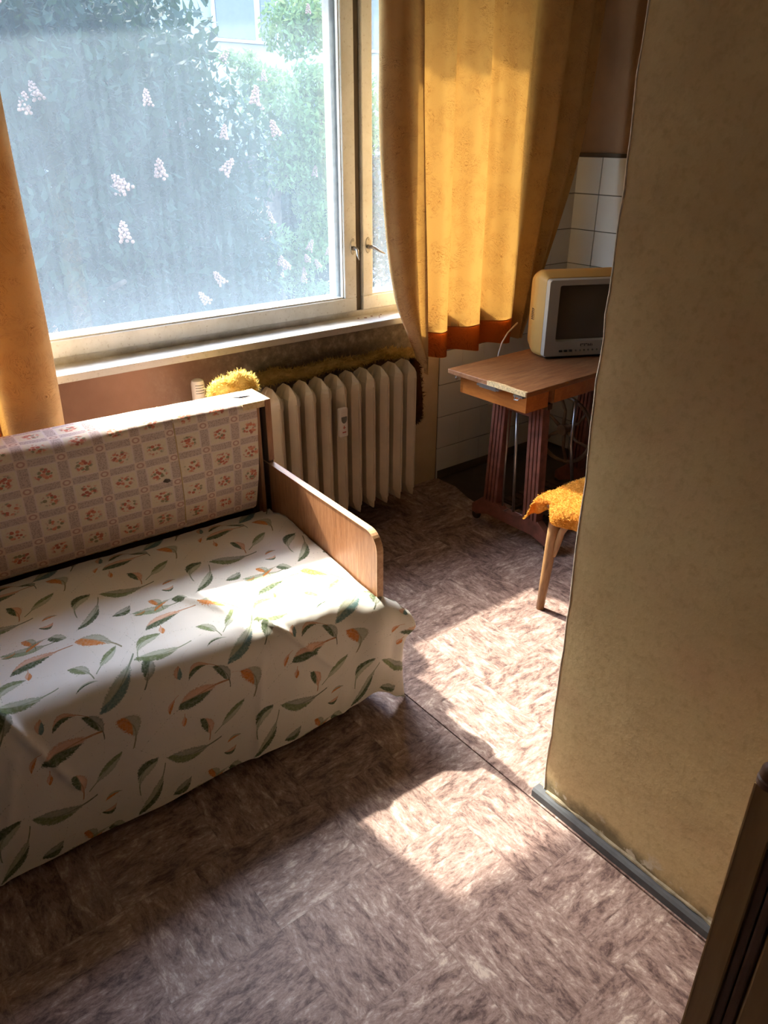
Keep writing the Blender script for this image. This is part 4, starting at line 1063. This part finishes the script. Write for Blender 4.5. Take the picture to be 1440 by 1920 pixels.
# ================================================================== STOOL WITH TOWEL
st = root('stool', (2.10, 1.34, 0), 'bentwood stool with tapered curved-braced legs half hidden by the partition', 'stool')
bm = bx(1.905, 2.295, 1.145, 1.535, 0.425, 0.445, 0.008, 3); obj('seat', bm, M['bentwood'], st, smooth=0.6)
bm = B()
for (a, b, c, d) in ((1.93, 1.945, 1.17, 1.51), (2.255, 2.27, 1.17, 1.51)): box(bm, a, b, c, d, 0.385, 0.425)
for (c, d) in ((1.17, 1.185), (1.495, 1.51)): box(bm, 1.945, 2.255, c, d, 0.385, 0.425)
obj('seat_rail', bm, M['bentwood'], st)
for (fx, fy, tx, ty, sx, sy) in ((1.925, 1.502, 1.948, 1.492, 1, -1), (2.275, 1.502, 2.252, 1.492, -1, -1), (1.925, 1.165, 1.948, 1.185, 1, 1), (2.275, 1.165, 2.252, 1.185, -1, 1)):
    bm = B()
    P = [(fx, fy, 0.0), (lerp(fx, tx, .3), lerp(fy, ty, .3), 0.13), (lerp(fx, tx, .7), lerp(fy, ty, .7), 0.30), (tx, ty, 0.425)]
    tube(bm, P, [0.0145, 0.0175, 0.021, 0.0225], 14); obj('leg', bm, M['bentwood'], st, smooth=True)
    bm = B()
    A = [(lerp(fx, tx, .58)-0.001*sx, lerp(fy, ty, .58)+sy*0.021, 0.235), (lerp(fx, tx, .68), ty+sy*0.024, 0.29), (tx-0.002*sx, ty+sy*0.030, 0.335), (tx, ty+sy*0.046, 0.368), (tx, ty+sy*0.072, 0.392), (tx, ty+sy*0.11, 0.404), (tx, ty+sy*0.15, 0.406)]
    tube(bm, A, [0.006, 0.0115, 0.012, 0.012, 0.012, 0.012, 0.010], 12); obj('brace', bm, M['bentwood'], st, smooth=True, label='curved bentwood brace')
def towel_fn(i, j):
    # laid over the seat; hangs down at both sides
    S = 0.50; a = (i-0.5)*2*S/2*1.06; b = (j-0.5)*2*S/2*1.06
    hx, hy = 0.202, 0.202
    ox = max(0, abs(a)-hx); oy = max(0, abs(b)-hy)
    x = math.copysign(min(abs(a), hx) + 0.012*min(1, ox/0.02) + 0.06*ox, a); y = math.copysign(min(abs(b), hy) + 0.012*min(1, oy/0.02) + 0.06*oy, b)
    z = 0.462 - ox*0.95 - oy*0.95 - 0.006*min(1, (ox+oy)/0.02)
    if ox > 0 and oy > 0:                         # corner drops as a point
        z += min(ox, oy)*0.5; x += math.copysign(0.12*min(ox, oy), a); y += math.copysign(0.25*min(ox, oy), b)
    # near the left far corner the cloth is pushed in over the leg, then flares
    if a < -hx: x += 0.012*math.sin(b*38+1.0)*min(1, ox/0.03)
    if a < -hx and 0.10 < b < 0.19: x += 0.018*math.exp(-((b-0.150)/0.02)**2)*min(1, ox/0.03); z += 0.030*math.exp(-((b-0.150)/0.025)**2)*min(1, ox/0.04)
    if b > hy: y += 0.012*math.sin(a*34)*min(1, oy/0.03)
    z += 0.003*nz(a*16, b*16, 2) + 0.0022*nz(a*55, b*55, 3)
    return (2.10+x, 1.345+y, z)
tw = root('towel', (2.10, 1.345, 0.447), 'fuzzy orange terry towel folded over the stool seat', 'towel')
bm = B(); grid(bm, 90, 90, towel_fn)
r_ = bmesh.ops.solidify(bm, geom=list(bm.faces), thickness=0.007)
tcl = obj('cloth', bm, M['towel'], tw, smooth=True)
# terry loops
pts = np.array([towel_fn(rng.random(), rng.random()) for _ in range(9000)])
nn = len(pts); d = rng.normal(size=(nn, 3))*0.6 + (pts - np.array([2.10, 1.345, 0.33]))/0.25; d /= np.linalg.norm(d, axis=1, keepdims=True)
sd = np.cross(d, rng.normal(size=(nn, 3))); sd /= np.linalg.norm(sd, axis=1, keepdims=True)
p0 = pts + np.array([0, 0, 0.001])
Vt = np.stack([p0 - sd*0.0012, p0 + sd*0.0012, p0 + d*0.0045 + sd*0.0008, p0 + d*0.0045 - sd*0.0008], 1).reshape(-1, 3)
soup('terry_loops', Vt, np.arange(nn*4).reshape(-1, 4), M['towel'], tw, 'stuff')

# ================================================================== CABINET by the partition
cab = root('cabinet', (1.03, -0.05, 0), 'olive-brown wooden cabinet with recessed door panel beside the partition wall', 'cabinet')
X1 = 0.823; YE = 0.266
bm = B(); box(bm, X1+0.018, 1.2215, -0.50, YE-0.002, 0.05, 0.838); box(bm, X1+0.03, 1.2215, -0.48, YE-0.02, 0.0, 0.05)
obj('carcass', bm, M['cabinet'], cab)
bm = bx(X1+0.004, 1.2215, -0.505, YE, 0.838, 0.850, 0.003, 1); obj('top', bm, M['cabinet'], cab)
bm = B()
box(bm, X1, X1+0.0175, YE-0.036, YE, 0.06, 0.846, 0.002, 1); box(bm, X1, X1+0.0175, -0.50, -0.464, 0.06, 0.846, 0.002, 1)
box(bm, X1, X1+0.0175, -0.464, YE-0.036, 0.785, 0.846, 0.002, 1); box(bm, X1, X1+0.0175, -0.464, YE-0.036, 0.06, 0.12, 0.002, 1)
dfr = obj('door', bm, M['cabinet'], cab)
bm = B()
box(bm, X1+0.006, X1+0.0175, YE-0.050, YE-0.0365, 0.12, 0.785, 0.003, 2); box(bm, X1+0.003, X1+0.0175, YE-0.066, YE-0.052, 0.12, 0.785, 0.004, 2)
obj('moulding', bm, M['cabinet_dark'], dfr, label='dark grooved moulding')
bm = bx(X1+0.001, X1+0.017, -0.43, YE-0.070, 0.13, 0.775, 0.003, 1); obj('panel', bm, M['cabinet'], dfr)
bm = B(); box(bm, X1-0.0008, X1+0.002, YE-0.002, YE+0.0006, 0.06, 0.846); obj('highlight_strip', bm, M['edge_highlight'], dfr, label='painted highlight along the edge')
bm = B(); lathe(bm, [(0.014, 0.850), (0.0175, 0.853), (0.0175, 0.862), (0.0150, 0.864), (0.0165, 0.867), (0.0150, 0.877), (0.010, 0.884), (0.003, 0.887)], (X1+0.006, YE-0.016, 0), 'z', 24)
obj('knob', bm, M['cabinet_dark'], cab, smooth=0.6, label='dark rounded knob on the top corner')

# ================================================================== OUTSIDE
tag(obj('ground', bx(-30, 40, 2.96, 60, -5.3, -5.0), M['ground']), kind='structure')
bld = root('apartment_building', (7.2, 13.2, -5), 'pale grey apartment building seen beyond the trees', 'building')
bm = B(); box(bm, -14, 26, 13.2, 22, -5, 7.6)
bl = obj('wall', bm, M['facade'], bld)
for zr in (-3.2, -0.2, 2.98, 6.0):
    for k in range(-4, 7):
        xw = 6.78 + 2.9*k
        bm = B(); box(bm, xw-0.02, xw+1.20, 13.14, 13.21, zr-0.05, zr+1.45)
        wf = obj('window', bm, M['facade_frame'], bld)
        bm = B(); box(bm, xw+0.03, xw+0.74, 13.12, 13.145, zr, zr+1.40); obj('pane', bm, M['facade_glass'], wf)
        bm = B(); box(bm, xw+0.86, xw+1.15, 13.12, 13.145, zr, zr+1.40); obj('pane', bm, M['facade_glass'], wf)

def leaves(n, blobs, size, flat=0.6):
    bl_ = np.array(blobs); wts = bl_[:, 3]**2; wts = wts/wts.sum()
    idx = rng.choice(len(bl_), n, p=wts)
    d = rng.normal(size=(n, 3)); d /= np.linalg.norm(d, axis=1, keepdims=True)
    r_ = bl_[idx, 3:4]*(rng.random((n, 1))**0.45)
    c = bl_[idx, :3] + d*r_*np.array([1, 1, 0.85])
    a = rng.normal(size=(n, 3)); a[:, 2] -= 0.5; a /= np.linalg.norm(a, axis=1, keepdims=True)
    b = np.cross(a, rng.normal(size=(n, 3)) + np.array([0, 0, 1.2])); b /= np.linalg.norm(b, axis=1, keepdims=True)
    nn_ = np.cross(a, b)
    s = size*(0.6 + 0.8*rng.random((n, 1)))
    v = [c - a*s*0.5, c + b*s*0.22 + a*s*0.15 + nn_*s*0.06, c + a*s*0.5, c - b*s*0.22 + a*s*0.15 + nn_*s*0.06]
    V = np.stack(v, 1).reshape(-1, 3)
    return V, np.arange(n*4).reshape(-1, 4)
def blossom_mesh():
    bm = B()
    for k in range(34):
        h = k/34; rr = 0.048*(1-h)**0.7*random.uniform(.6, 1.2) + 0.006; a = k*2.4
        c = Vector((rr*math.cos(a), rr*math.sin(a), 0.17*h))
        r = bmesh.ops.create_icosphere(bm, subdivisions=1, radius=0.018*(1-0.4*h))
        bmesh.ops.translate(bm, vec=c, verts=r['verts'])
    me = bpy.data.meshes.new('blossom'); bm.to_mesh(me); bm.free(); me.materials.append(M['blossom']); return me
blos = blossom_mesh()
def tree(label, base, blobs, n, size, mat, limbs, nb, bscale):
    r = root('chestnut_tree', base, label, 'tree', 0, None)
    V, F = leaves(n, blobs, size); soup('foliage', V, F, mat, r, 'stuff')
    bm = B(); tube(bm, [base, (base[0]+0.1, base[1], base[2]+2.2), (base[0]-0.05, base[1]+0.1, base[2]+4.4), (base[0], base[1], base[2]+6.5)], [0.24, 0.20, 0.15, 0.06], 12)
    obj('trunk', bm, M['bark'], r, smooth=True)
    for (p, q, rr) in limbs:
        mid = (Vector(p)+Vector(q))/2 + Vector((0, 0, 0.12))
        bm = B(); tube(bm, [p, mid, q], [rr, rr*0.75, rr*0.4], 8); obj('branch', bm, M['bark'], r, smooth=True)
    base_m = MW[r.name].inverted()
    bl_ = [b for b in blobs]
    for k in range(nb):
        b = random.choice(bl_); a = random.uniform(-2.5, -0.9); e = random.uniform(-0.5, 0.8)
        p = Vector((b[0] + b[3]*1.10*math.cos(a)*math.cos(e), b[1] + b[3]*1.10*math.sin(a)*math.cos(e), b[2] + b[3]*0.85*math.sin(e)))
        o = bpy.data.objects.new('blossom', blos); link(o); o.parent = r
        o.matrix_local = base_m @ Matrix.Translation(p) @ Matrix.Rotation(random.uniform(-0.7, 0.7), 4, 'Y') @ Matrix.Rotation(random.uniform(-0.6, 0.6), 4, 'X') @ Matrix.Scale(bscale*random.uniform(0.8, 1.2), 4)
    return r
dark = [(1.2, 6.9, 1.9, 1.0), (2.2, 6.6, 2.2, 1.1), (2.9, 7.0, 1.4, 1.1), (1.9, 6.7, 0.8, 1.1), (2.8, 6.9, 0.2, 1.1), (1.6, 7.2, -0.4, 1.2), (2.6, 7.4, -1.2, 1.3), (3.5, 7.6, 0.4, 0.9), (3.4, 7.9, -0.8, 1.2), (0.6, 7.2, 0.6, 1.2), (1.7, 8.0, 1.6, 1.4), (2.9, 8.2, 2.1, 1.0), (3.5, 8.3, 0.7, 1.1), (0.4, 7.4, 2.4, 1.2), (1.3, 7.4, 3.1, 1.0)]
tree('dark shaded chestnut tree with pale blossoms filling the left of the window view', (1.9, 7.4, -5.0), dark, 90000, 0.105, M['leaf_shaded'],
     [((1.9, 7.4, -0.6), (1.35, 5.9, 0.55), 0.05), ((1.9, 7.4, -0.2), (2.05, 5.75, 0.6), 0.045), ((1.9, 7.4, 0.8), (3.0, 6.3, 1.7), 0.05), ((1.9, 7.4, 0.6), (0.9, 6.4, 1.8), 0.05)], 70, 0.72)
bright = [(5.3, 9.0, 1.95, .42), (5.75, 9, 1.55, .48), (5.45, 9, 1.2, .36), (5.95, 9.1, 2.1, .36), (4.95, 8.9, 2.28, .20), (4.7, 8.9, 2.36, .12), (5.9, 9.4, 2.75, .42), (6.3, 9.4, 2.9, .5), (6.1, 9.2, 1.0, .42),
 (5.8, 9.0, 0.75, .26), (4.82, 9.0, .82, .15), (5.0, 9.0, .62, .20), (5.25, 9.0, .34, .26), (5.7, 9.0, .12, .36), (5.35, 9.0, -.10, .28), (6.1, 9.2, 0.3, .4), (5.9, 9.1, -0.5, .34), (5.3, 8.95, -0.62, .22), (6.6, 9.3, 1.8, .7)]
tree('bright green sunlit chestnut tree at the right of the window view', (5.6, 9.5, -5.0), bright, 15000, 0.085, M['leaf_sunlit'],
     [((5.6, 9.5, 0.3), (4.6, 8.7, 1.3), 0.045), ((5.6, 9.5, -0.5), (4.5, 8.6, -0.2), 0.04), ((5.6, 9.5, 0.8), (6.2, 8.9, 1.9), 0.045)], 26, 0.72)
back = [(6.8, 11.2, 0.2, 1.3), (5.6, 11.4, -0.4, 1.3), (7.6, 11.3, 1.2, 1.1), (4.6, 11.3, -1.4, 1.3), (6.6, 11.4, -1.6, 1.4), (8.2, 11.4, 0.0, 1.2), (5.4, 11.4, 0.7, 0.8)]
tree('dark leafy tree standing behind the bright tree before the building', (6.4, 11.5, -5.0), back, 30000, 0.12, M['leaf_shaded'], [], 6, 0.9)
